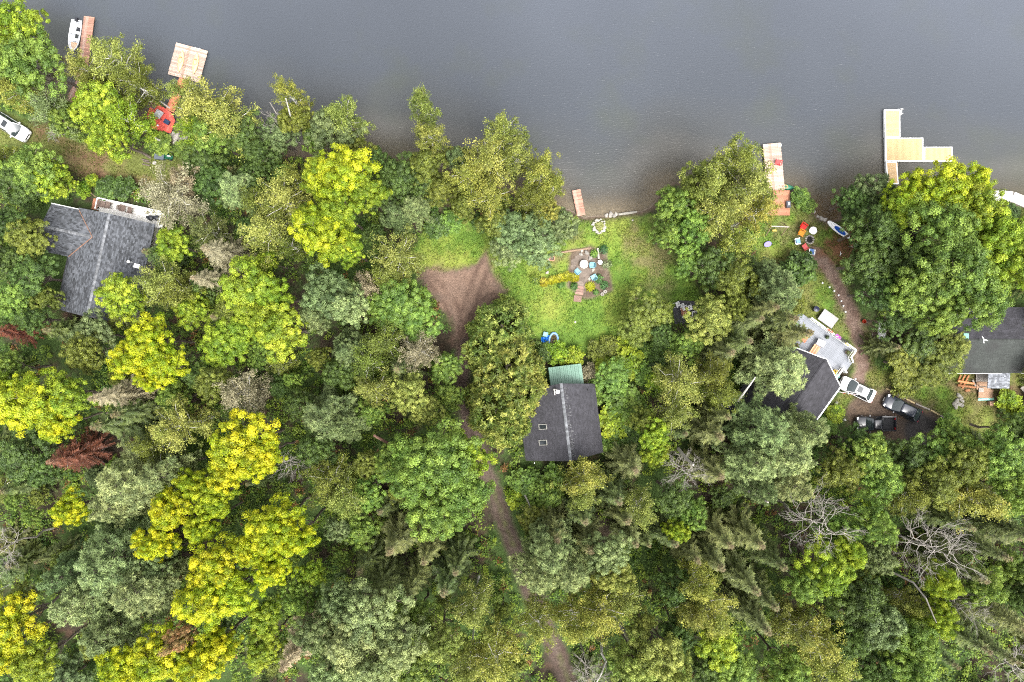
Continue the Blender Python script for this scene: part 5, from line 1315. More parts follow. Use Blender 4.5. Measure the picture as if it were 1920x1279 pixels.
def dock_section(corners, along_x):
    pts = [P(a, b, 0.5) for a, b in corners]
    cx, cy = sum(p[0] for p in pts)/4, sum(p[1] for p in pts)/4
    loc = [(p[0]-cx, p[1]-cy) for p in pts]
    fr = MB().prism([(x*0.985, y*0.985) for x, y in loc], -0.42, -0.06)
    for i in range(4):
        a, b = Vector((*loc[i], 0)), Vector((*loc[(i+1) % 4], 0)); d = (b-a); L = d.length
        inn = Vector((-d.y, d.x, 0)).normalized()*-0.06
        mid = (a+b)/2+inn
        fr.box((mid.x, mid.y, -0.10+0.004*(i % 2)), (L-0.004-(0.24 if i % 2 else 0), 0.12, 0.22), math.atan2(d.y, d.x))
    s = fr.build('dock_section', M_WHITE, td, (cx, cy, 0.5))
    x0, x1 = min(p[0] for p in loc)+0.125, max(p[0] for p in loc)-0.125; y0, y1 = min(p[1] for p in loc)+0.125, max(p[1] for p in loc)-0.125
    mb = MB()
    if along_x:
        n = round((y1-y0)/0.15)
        for i in range(n):
            y = y0+(y1-y0)*(i+0.5)/n; mb.box(((x0+x1)/2, y, -0.025), (x1-x0, (y1-y0)/n-0.02, 0.05))
    else:
        n = round((x1-x0)/0.15)
        for i in range(n):
            x = x0+(x1-x0)*(i+0.5)/n; mb.box((x, (y0+y1)/2, -0.025), ((x1-x0)/n-0.02, y1-y0, 0.05))
    mb.build('decking', M_TAN, s, kind='stuff')
    for i in range(4):
        MB().tube([(loc[i][0]*0.93, loc[i][1]*0.93, -2.0), (loc[i][0]*0.93, loc[i][1]*0.93, -0.1)], 0.05, 8).build('piling', M_DARK, s)
dock_section([(1658.5, 205), (1687.5, 205), (1688, 257.5), (1659.5, 257.5)], True)
dock_section([(1659.5, 258.5), (1731, 258.5), (1731, 302.5), (1660.5, 302.5)], False)
dock_section([(1732.5, 275.5), (1786, 275.5), (1786, 302.5), (1732.5, 302.5)], False)
dock_section([(1661, 303.5), (1681.5, 303.5), (1685, 345), (1664, 345)], True)
ld2 = thing('swim_ladder', 'white swim ladder at the far corner of the tan floating dock', 'ladder', (*P(1688, 211, 0.5), 0.5), R_(-90))
for sx in (-1, 1): MB().tube([(sx*0.28, -0.3, 0.5), (sx*0.28, 0.05, 0.55), (sx*0.28, 0.12, -0.7)], 0.03, 6).build('rail', M_WHITE, ld2)
for k in range(4): MB().box((0, 0.12, 0.1-0.2*k), (0.56, 0.07, 0.04)).build('rung', M_WHITE, ld2)
# pale concrete walk along the right-hand shore
wl = thing('concrete_walk', 'pale curving concrete walk along the shore at the right edge', 'walkway', (0, 0, 0))
cl = [P(*q, 0.4) for q in ((1838, 370), (1857, 368), (1878, 367), (1899, 369), (1918, 377), (1945, 389), (1980, 400))]
for i in range(len(cl)-1):
    a, b = Vector((*cl[i], 0)), Vector((*cl[i+1], 0)); d = (b-a); m_ = (a+b)/2; w = 0.66
    s0 = Vector((-d.y, d.x, 0)).normalized()*w
    MB().prism([(p.x-m_.x, p.y-m_.y) for p in (a-s0+d*0.004, b-s0-d*0.004, b+s0-d*0.004, a+s0+d*0.004)], -0.7, 0).build('slab', M_CONC, wl, (m_.x, m_.y, 0.42+0.004*(i % 2)))
for q in (1862, 1884): tag(MB().lathe([(0.09, 0), (0.09, 0.3), (0.02, 0.34)], 10).build('mooring_post', M_WHITE, None, (*P(q, 359, 0.4), 0.3)), 'short white mooring post on the lake edge of the pale walk', 'post', 'mooring posts')

# ------------------------------------------------------------------ red deck by the water
rd = thing('red_deck', 'small many-sided red painted deck on the water side, upper left', 'deck', (0, 0, 0))
rpoly = [P(*q, 0.75) for q in ((271, 239), (320, 250), (328, 226), (322, 212), (285, 186), (277, 212))]
planks(rd, rpoly, 0.75, 0.16, M_PLANKT, R_(-12))
rc = (sum(p[0] for p in rpoly)/6, sum(p[1] for p in rpoly)/6)
MB().prism([(rc[0]+(p[0]-rc[0])*0.97, rc[1]+(p[1]-rc[1])*0.97) for p in rpoly], 0.5, 0.70).build('joist', M_WOOD, rd)
for p in rpoly: MB().tube([(rc[0]+(p[0]-rc[0])*0.9, rc[1]+(p[1]-rc[1])*0.9, -0.6), (rc[0]+(p[0]-rc[0])*0.9, rc[1]+(p[1]-rc[1])*0.9, 0.6)], 0.07, 8).build('post', M_WOOD, rd)
rs = thing('orange_steps', 'short orange steps on the land side of the red deck', 'steps', (*P(300.5, 247, 0.7), 0), R_(-20))
for i in range(3): MB().box((0, -0.2-0.30*i, 0.56-0.14*i), (0.65, 0.28, 0.05)).build('tread', M_PLANKO, rs)
qt = thing('square_table', 'square grey table in the middle of the red deck', 'table', (*P(298.5, 214.5, 1.2), 0.75), R_(-32))
MB().box((0, 0, 0.62), (0.95, 0.95, 0.04)).build('tabletop', M_GREYTOP, qt)
for sx in (-1, 1):
    for sy in (-1, 1): MB().box((sx*0.4, sy*0.4, 0.3), (0.05, 0.05, 0.6)).build('leg', M_DARK, qt)
chair('brown chair at the top corner of the red deck', M_WICKER, 291, 201, -40, 'brown chairs on the red deck', 0.95, z=0.78)
chair('wide brown chair on the left side of the grey table on the red deck', M_WICKER, 288, 225, 55, 'brown chairs on the red deck', 1.15, z=0.78)
cl_ = thing('cool_box', 'dark blue cool box at the right side of the red deck', 'box', (*P(313, 229, 1), 0.75), R_(-30))
MB().box((0, 0, 0.18), (0.62, 0.5, 0.36)).build('body', plastic('navy_box', 38, 44, 62), cl_); MB().box((0, 0, 0.385), (0.66, 0.54, 0.05)).build('lid', plastic('blue_lid', 62, 84, 120), cl_)
tag(MB().lathe([(0.10, 0), (0.12, 0.16), (0.10, 0.17)], 12).build('white_jar', M_WHITEPL, None, (*P(296, 235.5, 0.8), 0.75)), 'small white jar at the lower edge of the red deck', 'jar')
for i, (a, b, r) in enumerate(((322, 254, .5), (331, 258, .55), (340, 262, .4), (348, 260, .35), (328, 266, .3), (337, 268, .3), (360, 266, .35))):
    rock('shore_rock', 'grey rock on the bank right of the red deck', 'rock', a, b, r, M_STONE, 'rocks below the red deck')
tub = thing('storage_box', 'blue-grey storage box on the dry lawn beside the green cart', 'box', G(302.5, 296), R_(-5))
MB().box((0, 0, 0.28), (1.15, 0.62, 0.56)).build('body', plastic('slate_plastic', 96, 104, 116), tub); MB().box((0, 0, 0.59), (1.2, 0.66, 0.06)).build('lid', plastic('slate_lid', 110, 118, 130), tub)
gcart = thing('garden_cart', 'green garden cart standing right of the blue-grey box', 'cart', G(319, 296), R_(-8))
MB().prism([(-0.45, -0.3), (0.5, -0.24), (0.5, 0.24), (-0.45, 0.3)], 0.3, 0.36).box((0, 0.29, 0.48), (0.95, 0.03, 0.3), -0.05).box((0, -0.29, 0.48), (0.95, 0.03, 0.3), 0.05).box((-0.45, 0, 0.48), (0.03, 0.58, 0.3)).build('tray', plastic('cart_green', 40, 110, 84), gcart)
for sy in (-1, 1):
    MB().tube([(0.2, sy*0.36-0.04, 0.18), (0.2, sy*0.36+0.04, 0.18)], 0.18, 12).build('wheel', M_DARK, gcart); MB().tube([(-0.4, sy*0.25, 0.36), (-0.75, sy*0.22, 0.5)], 0.025, 6).build('handle', M_ALU, gcart)
MB().box((0.1, 0.1, 0.5), (0.5, 0.2, 0.1)).build('load', M_GREYTOP, gcart)
tag(MB().tube([G(297, 279, 0.15), G(331, 286, 0.15)], 0.11, 8).build('log', M_GREYWOOD), 'bleached log lying above the blue-grey box', 'log', 'bleached logs by the red deck')
tag(MB().tube([G(296, 281, 0.28), G(306, 289, 0.12)], 0.12, 8).build('log', M_GREYWOOD), 'short thick log end left of the bleached log', 'log', 'bleached logs by the red deck')
for i, (a, b) in enumerate(((266, 299), (270, 303), (268, 308))): tag(MB().tube([G(a, b, 0.1), G(a+14, b+3, 0.1)], 0.09, 7).build('firewood', M_BARK), 'dark firewood stick on the dry lawn left of the box', 'firewood', 'firewood on the dry lawn')
rock('pale_stone', 'small pinkish stone below the blue-grey box', 'stone', 290, 306, 0.3, M_WSTONE)
br = MB()
for i in range(40):
    a = random.random()*6.28; r = random.uniform(0.5, 1.1); x, y = random.gauss(0, 0.3), random.gauss(0, 0.3)
    br.tube([(x, y, random.uniform(0, 0.35)), (x+r*math.cos(a), y+r*math.sin(a)*0.7, random.uniform(0.05, 0.5))], 0.025, 4)
tag(br.build('brush_pile', M_DEADWOOD, None, G(104, 253)), 'pile of bleached twigs on the dry lawn below the white car', 'brush pile')

# ------------------------------------------------------------------ boats, kayaks, board
bt = thing('motorboat', 'small white open motorboat moored at the left plank dock', 'boat', (*P(141, 68, 0.3), 0.0), math.atan2(-56, -9))
def hull_ring(x, w, zk, zg, n=9):
    return [(x, w*math.sin(math.pi*(k/(n-1)-0.5)), zk+(zg-zk)*(abs(k/(n-1)-0.5)*2)**2.2) for k in range(n)]
Lb = 3.95; xs = [-Lb/2, -Lb*0.25, 0, Lb*0.2, Lb*0.35, Lb*0.45, Lb*0.5]; ws = [0.64, 0.70, 0.72, 0.66, 0.48, 0.24, 0.04]; zk = [-0.12, -0.14, -0.14, -0.12, -0.05, 0.1, 0.3]
outer = [hull_ring(x, w, z, 0.46) for x, w, z in zip(xs, ws, zk)]
inner = [hull_ring(x*0.985, max(w-0.05, 0.01), z+0.12, 0.455) for x, w, z in zip(xs, ws, zk)]
mb = MB().loft(outer, closed=False, caps=False)
mb.add([p for p in outer[0]], [tuple(range(9))])
mb.build('hull', M_ALU, bt, smooth=True)
MB().loft(inner, closed=False, caps=False).build('inner_hull', M_ALUIN, bt, smooth=True)
gun = [(x, -w, 0.47) for x, w in zip(xs, ws)]+[(x, w, 0.47) for x, w in reversed(list(zip(xs, ws)))]
MB().tube(gun+[gun[0]], 0.04, 6, False).build('gunwale', M_WHITE, bt)
for x, w in ((-1.35, 0.60), (-0.45, 0.64), (0.45, 0.62)): MB().box((x, 0, 0.33), (0.34, w*2, 0.05)).build('bench', M_WHITE, bt)
MB().prism([(0.75, -0.5), (1.3, -0.38), (1.75, -0.08), (1.75, 0.08), (1.3, 0.38), (0.75, 0.5)], 0.17, 0.20).build('bow_floor', M_RUSTY, bt)
om = MB().box((-2.02, 0.05, 0.62), (0.42, 0.28, 0.34)).build('outboard_motor', M_BLACKPL, bt)
MB().box((-2.1, 0.05, 0.1), (0.12, 0.1, 0.8)).build('shaft', M_DARK, om); MB().tube([(-1.8, 0.05, 0.62), (-1.35, 0.2, 0.66)], 0.025, 6).build('tiller', M_DARK, om)
MB().box((-0.95, 0.2, 0.10), (0.35, 0.3, 0.25)).build('fuel_tank', M_BLACKPL, bt)
def kayak(label, px, py, ang, L=2.75, w=0.36, m=None, group=None, z=0.44):
    t = thing('kayak', label, 'kayak', (*P(px, py, z), z), R_(ang), group)
    xs_ = [-1, -0.85, -0.55, -0.2, 0.2, 0.55, 0.85, 1]; ws_ = [0.02, 0.35, 0.8, 1, 1, 0.75, 0.3, 0.02]
    rings = [[(x*L/2, w*ww*math.cos(a), 0.16+0.15*(0.35+0.65*ww)*math.sin(a)) for a in [2*math.pi*k/12 for k in range(12)]] for x, ww in zip(xs_, ws_)]
    MB().loft(rings).build('hull', m, t, smooth=True)
    MB().lathe([(0.40, 0.27), (0.44, 0.315), (0.38, 0.32), (0.30, 0.285)], 16, (-0.15, 0, 0), 1, 0.55).build('cockpit', mat('kayak_cockpit', (0.50, 0.26, 0.10), 0.6), t)
    MB().box((-0.42, 0, 0.36), (0.06, 0.3, 0.2)).build('seat_back', M_PLANKO, t)
M_KY = mat('pale_yellow_plastic', (0.72, 0.50, 0.22), 0.4, var=0.08, scale=2)
kayak('left pale yellow kayak on the square swim dock', 340, 116, -100, m=M_KY, group='yellow kayaks on the swim dock')
kayak('right pale yellow kayak on the square swim dock', 367.5, 120, -100, m=M_KY, group='yellow kayaks on the swim dock')
kayak('green kayak nosing out from under the birch beside the shore deck', 1472, 351, -8, L=2.6, w=0.34, m=plastic('kayak_green', 46, 128, 96), z=0.05)
sup = thing('paddleboard', 'white paddleboard with a blue deck pad on the bank', 'paddleboard', G(1570.5, 431.5, 0.2), math.atan2(-32, 42))
def outline(L, W, n=22, p=2.3): return [(L/2*math.copysign(abs(math.cos(a))**(2/1.7), math.cos(a)), W/2*math.copysign(abs(math.sin(a))**(2/p), math.sin(a))) for a in [2*math.pi*k/n for k in range(n)]]
MB().prism(outline(3.5, 0.86, 30), 0.02, 0.14).build('board', M_WHITEPL, sup)
MB().prism([(x+0.2, y) for x, y in outline(1.75, 0.56, 22, 3)], 0.14, 0.152).build('deck_pad', plastic('blue_pad', 28, 92, 196), sup)
MB().prism([(-1.5, -0.01), (-1.25, -0.01), (-1.4, 0.01)], -0.02, 0.02).build('fin', M_DARK, sup)
wb = thing('white_rowboat', 'white rowboat tipped on its side against the big tree', 'boat', G(1640.5, 629, 0.05), R_(-92))
sc_ = 0.78
MB().loft([[(x*sc_, (z+0.15)*1.3*sc_*1.2, 0.65+y*sc_*0.8) for x, y, z in r] for r in outer], closed=False, caps=False).build('hull', M_WHITE, wb, smooth=True)
MB().loft([[(x*sc_, (z+0.12)*1.3*sc_*1.2, 0.65+y*sc_*0.8) for x, y, z in r] for r in inner], closed=False, caps=False).build('inner_hull', M_ALUIN, wb, smooth=True)
MB().tube([(x*sc_, (0.62)*1.2*sc_, 0.65+w*sc_*0.8) for x, w in zip(xs, ws)], 0.05, 6).build('gunwale', M_WHITE, wb)
rk = thing('boat_rack', 'pale wooden rack leaning beside the tipped white rowboat', 'rack', G(1629, 634), 0)
MB().tube([(0.1, -0.6, 0.1), (0.05, 0.55, 0.9)], 0.04, 6).build('post', M_GREYWOOD, rk); MB().tube([(-0.8, -0.5, 0.3), (0.5, -0.55, 0.45)], 0.04, 6).build('rail', M_WHITE, rk)
pot_r = tag(MB().lathe([(0.16, 0), (0.24, 0.4), (0.25, 0.42), (0.2, 0.4), (0.14, 0.05)], 12).build('red_bucket', plastic('red_bucket', 190, 60, 30), None, G(1618, 603)), 'small red bucket under the tree by the tipped rowboat', 'bucket')

# ------------------------------------------------------------------ cars
def paint_mat(n, c, rough=0.25):
    m = mat(n, c, rough, var=0.04, scale=1.5, spec=0.6)
    b = m.node_tree.nodes['Principled BSDF']; b.inputs['Coat Weight'].default_value = 0.6; b.inputs['Coat Roughness'].default_value = 0.08
    return m
M_CHROME = mat('chrome', (0.6, 0.6, 0.6), 0.2, metal=0.9, var=0.05)
M_LAMP = mat('lamp_glass', (0.75, 0.75, 0.78), 0.15, var=0.05); M_TAIL = mat('tail_lamp', (0.35, 0.01, 0.012), 0.2)
def car(name, label, cat, px, py, heading, m, L, W, H, belt, hood, prof, sunroof=False, rails=False, bed=None, group=None, zoff=0.0):
    """prof = (windshield base, windshield top, rear glass top, rear glass base) as x positions from the centre"""
    g = G(px, py); t = thing(name, label, cat, (g.x, g.y, g.z+zoff), R_(heading), group)
    wb_, wt, rt, rb = prof; w = W/2
    x_end = bed if bed is not None else -L/2
    stn = [(L/2, 0.72, hood-0.28), (L/2-0.10, 0.86, hood-0.16), (L/2-0.35, 0.95, hood-0.07), (L/2-0.8, 0.99, hood-0.02), (wb_, 1.0, hood+0.06), (wb_-0.35, 1.0, belt), (rb+0.2, 1.0, belt), (rb, 1.0, belt-0.01)]
    if bed is None: stn += [(-L/2+0.30, 0.97, belt-0.06), (-L/2+0.08, 0.90, belt-0.12), (-L/2, 0.80, belt-0.26)]
    else: stn += [(x_end, 1.0, belt-0.02)]
    rings = []
    for x, k, zt in stn:
        a = w*k
        rings.append([(x, -a*0.86, 0.24), (x, -a*0.98, 0.36), (x, -a, zt-0.28), (x, -a*0.95, zt-0.06), (x, -a*0.80, zt), (x, 0, zt+0.03), (x, a*0.80, zt), (x, a*0.95, zt-0.06), (x, a, zt-0.28), (x, a*0.98, 0.36), (x, a*0.86, 0.24)])
    MB().loft(rings[::-1]).build('body', m, t, smooth=True)
    zr = H-0.03; ww, wr = w*0.90, w*0.70
    zb1, zb2 = hood+0.07, belt+0.01
    zc = (zr+zb1)/2
    # roof panel, slightly crowned
    rr = []
    for x, k in ((wt+0.06, 0.93), (wt-0.18, 1.0), ((wt+rt)/2, 1.03), (rt+0.18, 1.0), (rt-0.05, 0.95)):
        zz = zr+(0.03 if 0.98 < k else -0.02)
        rr.append([(x, -wr*k, zz-0.03), (x, -wr*k*0.7, zz+0.01), (x, 0, zz+0.03), (x, wr*k*0.7, zz+0.01), (x, wr*k, zz-0.03), (x, wr*k*0.9, zz-0.07), (x, -wr*k*0.9, zz-0.07)])
    MB().loft(rr[::-1]).build('roof', m, t, smooth=True)
    def glass(nm, rows): MB().loft(rows, closed=False, caps=False).build(nm, M_CARGLASS, t, smooth=True)
    def row(x, z, hw, bulge): return [(x+bulge*(1-(k/2)**2), hw*k/2, z) for k in (-2, -1, 0, 1, 2)]
    glass('windshield', [row(wb_+0.02, zb1-0.02, ww, 0.14), row((wb_+wt)/2+0.03, zc+0.05, (ww+wr)/2, 0.12), row(wt+0.05, zr-0.02, wr*0.95, 0.05)])
    glass('rear_window', [row(rt-0.05, zr-0.02, wr*0.95, -0.05), row((rb+rt)/2-0.03, (zr+zb2)/2+0.04, (ww+wr)/2, -0.10), row(rb-0.02, zb2-0.02, ww, -0.10)])
    for sy in (-1, 1):
        MB().add([(wb_, sy*w*0.95, zb1-0.06), (rb, sy*w*0.95, zb2-0.06), (rt, sy*wr*0.97, zr-0.03), (wt, sy*wr*0.97, zr-0.03)], [(0, 1, 2, 3) if sy > 0 else (3, 2, 1, 0)]).build('side_window', M_GLASS, t)
        MB().tube([(wb_, sy*ww*1.01, zb1-0.02), ((wb_+wt)/2, sy*(ww+wr)/2*1.02, zc+0.06), (wt+0.03, sy*wr*0.98, zr-0.02)], 0.035, 5).tube([(rb, sy*ww*1.01, zb2-0.02), ((rb+rt)/2, sy*(ww+wr)/2*1.02, (zr+zb2)/2+0.04), (rt-0.03, sy*wr*0.98, zr-0.02)], 0.045, 5).build('pillar', m, t)
        MB().box((wb_-0.35, sy*(w+0.08), belt+0.04), (0.14, 0.2, 0.13)).build('mirror', m, t)
        MB().box((L/2-0.22, sy*w*0.70, hood-0.16), (0.26, 0.32, 0.13), -sy*0.35).build('headlight', M_LAMP, t)
        MB().box((-L/2+0.09, sy*w*0.66, belt-0.22), (0.14, 0.28, 0.14), sy*0.2).build('taillight', M_TAIL, t)
        for x in (L*0.31, -L*0.29):
            wh = MB().tube([(x, sy*(w-0.20), 0.33), (x, sy*(w+0.01), 0.33)], 0.33, 18).build('wheel', M_DARK, t)
            MB().tube([(x, sy*(w-0.05), 0.33), (x, sy*(w+0.022), 0.33)], 0.21, 12).build('rim', M_CHROME, wh)
        if rails: MB().tube([(wt-0.1, sy*wr*0.92, H+0.06), (rt+0.1, sy*wr*0.92, H+0.06)], 0.028, 6).build('roof_rail', M_CHROME, t)
    MB().box((L/2+0.01, 0, 0.42), (0.05, 0.5, 0.13)).build('number_plate', M_WHITEPL, t)
    MB().box((L/2-0.03, 0, 0.62), (0.08, W*0.45, 0.14)).build('grille', M_DARK, t)
    if sunroof: MB().box(((wt+rt)/2+0.32, 0, H+0.040), (0.62, 0.80, 0.03)).build('sunroof', M_GLASS, t)
    if bed is not None:
        MB().box(((x_end-L/2)/2, 0, 0.55), (x_end+L/2-0.1, W*0.84, 0.06)).build('bed_floor', M_DARK, t)
        for sy in (-1, 1): MB().box(((x_end-L/2)/2+0.01, sy*w*0.93, 0.68), (x_end+L/2-0.02, 0.14, belt-0.42)).build('bed_side', m, t)
        MB().box((-L/2+0.06, 0, 0.68), (0.10, W*0.84, belt-0.42)).build('tailgate', m, t)
        MB().box((x_end+0.02, 0, 0.8), (0.06, W*0.8, belt-0.3)).build('bed_front', m, t)
    return t
M_CW = paint_mat('white_car_paint', (0.78, 0.78, 0.78)); M_CB = paint_mat('black_car_paint', (0.018, 0.019, 0.024)); M_CN = paint_mat('dark_blue_car_paint', (0.020, 0.024, 0.038))
car('parked_suv', 'white estate car half under the trees at the left edge of the photo', 'car', 28, 241, -32, M_CW, 4.75, 1.88, 1.62, 1.0, 0.92, (1.25, 0.45, -1.55, -2.1), True, True, None, 'parked cars')
car('parked_car', 'white car with a sunroof at the corner of the black roofed house', 'car', 1603, 729.5, 154, M_CW, 4.6, 1.82, 1.45, 0.93, 0.88, (1.30, 0.48, -1.05, -1.70), True, False, None, 'parked cars')
car('parked_car', 'dark blue-black car angled on the driveway beside the log edge', 'car', 1686.5, 764.5, 153.5, M_CN, 4.9, 1.85, 1.48, 0.95, 0.90, (1.32, 0.45, -1.35, -2.12), False, False, None, 'parked cars')
car('parked_pickup', 'black pickup with red tail lamps under the tree edge on the driveway', 'pickup', 1636, 793, 180, M_CB, 5.0, 1.88, 1.70, 1.08, 1.02, (1.25, 0.60, -0.35, -0.62), False, False, -0.72, 'parked cars')

# ------------------------------------------------------------------ garden seating on the right lawn
chair('bright red chair, topmost of the row left of the fire pit', plastic('bright_red', 226, 36, 26), 1504, 426.5, -35, 'chairs round the fire pit', 1.15)
chair('orange chair below the bright red one near the fire pit', plastic('orange_plastic', 240, 150, 22), 1500.5, 438, -30, 'chairs round the fire pit', 1.1)
chair('white chair with a pale blue cushion left of the fire pit', M_WHITEPL, 1493, 453.5, 10, 'chairs round the fire pit', 1.05)
chair('coral pink chair below left of the fire pit', plastic('coral_plastic', 232, 92, 92), 1507, 464, 35, 'chairs round the fire pit', 1.0)
chair('white chair with a blue cushion directly below the fire pit', M_WHITEPL, 1519, 472.5, 80, 'chairs round the fire pit', 1.0)
for lb, a, b, c, r_ in (('pale blue cushion on the white chair left of the fire pit', 1493.6, 453.3, (150, 196, 226), 10), ('blue cushion on the white chair below the fire pit', 1519, 472.0, (110, 150, 215), 80)):
    g = G(a, b); tag(MB().box((0.05, 0, 0.47), (0.46, 0.48, 0.08)).box((-0.30, 0, 0.68), (0.08, 0.44, 0.4)).build('cushion', plastic('cushion_%d' % c[0], *c), None, g, (0, 0, R_(r_))), lb, 'cushion')
round_table('round white table above the fire pit on the right lawn', 1520.5, 434, 0.48, M_WHITEPL)
fp = thing('fire_pit', 'ring of stones round a black fire pit on the right lawn', 'fire pit', G(1517.5, 449.5))
MB().lathe([(0.45, 0.0), (0.42, 0.06), (0.05, 0.05)], 20).build('ash_bed', mat('charcoal', (0.012, 0.011, 0.011), 0.95), fp)
for k in range(11):
    a = 2*math.pi*k/11; rock('stone', None, None, 0, 0, 0.15, M_STONE, parent=fp, loc=(0.5*math.cos(a), 0.5*math.sin(a), 0.05))
tubp = thing('purple_tub', 'oval lilac tub on the grass left of the swing frame', 'tub', G(1438, 458.5), R_(20))
MB().lathe([(0.30, 0.0), (0.38, 0.30), (0.46, 0.32), (0.47, 0.29), (0.46, 0.32)], 22, (0, 0, 0), 1.05, 0.72).build('rim', plastic('lilac', 160, 150, 236), tubp)
MB().lathe([(0.30, 0.1), (0.33, 0.12), (0.02, 0.13)], 22, (0, 0, 0.18), 1.05, 0.72).build('basin', plastic('violet', 132, 112, 216), tubp)
sw = thing('play_swing', 'weathered wooden swing frame at the left side of the right lawn', 'swing', G(1456, 436))
MB().box((-0.35, 0.42, 2.0), (2.3, 0.12, 0.12), -0.04).build('beam', M_GREYWOOD, sw)
for sx, dx in ((0.62, 0.0), (-1.4, 0.0)):
    for sy in (-1, 1): MB().tube([(sx, 0.42, 2.0), (sx, 0.42+sy*0.85, 0)], 0.055, 6).build('leg', M_WOOD, sw)
ws_ = thing('yellow_swing', 'yellow swing board hanging from the wooden swing frame', 'swing', G(1449, 433.5, 0.5))
MB().box((0, 0, 0.05), (0.5, 0.22, 0.04)).build('seat', plastic('yellow_plastic', 240, 210, 90), ws_)
for sx in (-1, 1): MB().tube([(sx*0.23, 0, 0.06), (sx*0.2, 0.28, 1.5)], 0.012, 5).build('rope', M_GREYWOOD, ws_)
cr = thing('wooden_crate', 'open brown wooden crate beside the tree below the paddleboard', 'crate', G(1597, 456), R_(-8))
for k in range(4): MB().box((-0.28+0.19*k, 0, 0.55), (0.17, 1.0, 0.03)).build('board', M_PLANKB, cr)
for sy in (-1, 1): MB().box((0, sy*0.52, 0.3), (0.8, 0.04, 0.6)).build('side', M_GREYWOOD, cr)
MB().box((0.42, 0, 0.35), (0.04, 1.0, 0.7)).build('end', M_WHITE, cr)
tag(MB().tube([G(1576, 472, 0.05), G(1575, 480, 0.05)], 0.04, 6).tube([G(1575, 477, 0.05), G(1578, 475, 0.06)], 0.03, 6).build('white_stick', M_WHITEPL), 'small white plastic pipe on the bare earth by the big tree', 'pipe')
for k, (a, b) in enumerate(((1540, 531), (1553, 539), (1562, 546), (1570, 554), (1575, 565), (1579, 574), (1583, 585))):
    o = thing('path_light', ('path light with a white globe, topmost along the bare path', 'second white path light from the top along the bare path', 'third white path light from the top along the bare path', 'middle one of the seven white path lights', 'third white path light from the bottom along the bare path', 'second white path light from the bottom along the bare path', 'bottom one of the white path lights along the bare path')[k], 'path light', G(a, b), 0, 'white path lights along the bare path')
    MB().tube([(0, 0, -0.05), (0, 0, 0.25)], 0.015, 6).build('stake', M_DARK, o)
    MB().lathe([(0.03, 0.23), (0.10, 0.28), (0.12, 0.35), (0.09, 0.42), (0.02, 0.44)], 12).build('globe', M_WHITEPL, o)
for a, b, r in ((1533, 406, 0.22), (1540, 410, 0.34), (1547, 412, 0.28), (1556, 415, 0.2), (1527, 397, 0.2)): rock('inlet_rock', 'pale rock at the head of the little brown inlet', 'rock', a, b, r, M_STONE, 'rocks round the inlet')

# ------------------------------------------------------------------ garden of the middle lawn
round_table('round white table among the blue chairs on the flagstones', 1094, 496.5, 0.52, M_WHITEPL)
chair('pale blue chair left of the round white table on the flagstones', M_TEAL, 1083, 509.5, 45, 'pale blue chairs on the flagstones', 0.95)
chair('pale blue chair right of the round white table on the flagstones', M_TEAL, 1109, 498, 180, 'pale blue chairs on the flagstones', 0.98)
chair('pale blue chair furthest below the round white table, by the yellow bush', M_TEAL, 1112.5, 520, 120, 'pale blue chairs on the flagstones', 0.95)
pt = thing('flagstone_patio', 'irregular brown flagstones under the white table and blue chairs', 'patio', (0, 0, 0))
fs = [(1077, 491, .55), (1084, 484, .5), (1093, 483, .5), (1101, 486, .5), (1076, 501, .5), (1088, 503, .55), (1098, 506, .6), (1106, 509, .5), (1093, 514, .6), (1102, 517, .5), (1091, 524, .5), (1099, 527, .5), (1088, 532, .45), (1096, 536, .5), (1104, 478, .45), (1110, 487, .35), (1108, 480, .3), (1077, 511, .4), (1083, 519, .4)]
for a, b, r in fs:
    g = G(a, b, 0.03); n = 7; s0 = random.random()*6
    MB().prism([(r*math.cos(2*math.pi*k/n+s0)*random.uniform(0.78, 1.05), r*0.85*math.sin(2*math.pi*k/n+s0)*random.uniform(0.78, 1.05)) for k in range(n)], -0.12, random.uniform(0.0, 0.02)).build('flagstone', M_FLAG, pt, g)
bp_ = thing('brick_path', 'short path of reddish slabs leading down from the flagstones', 'path', (0, 0, 0))
for a, b, w, h in ((1088, 539, .9, .34), (1087, 544.5, .95, .34), (1086, 550, 1.0, .34), (1083, 560, .98, .8)):
    MB().box((0, 0, -0.04), (w, h, 0.12), R_(-6)).build('slab', mat('red_slab', (0.20, 0.125, 0.10), 0.9, var=0.25, scale=6, objrand=0.2), bp_, G(a, b, 0.06))
ed = thing('timber_edge', 'dark timber edging along the upper side of the flagstone garden', 'edging', (0, 0, 0))
ep = [(1022, 481), (1045, 475), (1068, 471), (1090, 468), (1108, 465)]
for i in range(4):
    a, b = G(*ep[i], 0.06), G(*ep[i+1], 0.06); MB().tube([a, b], 0.13, 7).build('timber', M_WOOD, ed)
pb = thing('terracotta_planter', 'square terracotta planter at the left end of the timber edging', 'planter', G(1035, 485), R_(-10))
for cx, cy, dx, dy in ((0, 0.27, 0.62, 0.08), (0, -0.27, 0.62, 0.08), (0.27, 0, 0.08, 0.46), (-0.27, 0, 0.08, 0.46)): MB().box((cx, cy, 0.2), (dx, dy, 0.4)).build('side', mat('terracotta', (0.42, 0.20, 0.13), 0.8, objrand=0.1), pb)
MB().box((0, 0, 0.12), (0.46, 0.46, 0.2)).build('soil', M_BARK, pb)
rock('pale_stone', 'pale stone left of the terracotta planter', 'stone', 1030, 486, 0.25, M_WSTONE)
rock('pale_stone', 'pale pinkish stone at the left end of the yellow plants', 'stone', 1026, 511, 0.22, M_WSTONE)
rock('pale_stone', 'round pale stone by the lowest blue chair', 'stone', 1105, 523, 0.22, M_WSTONE)
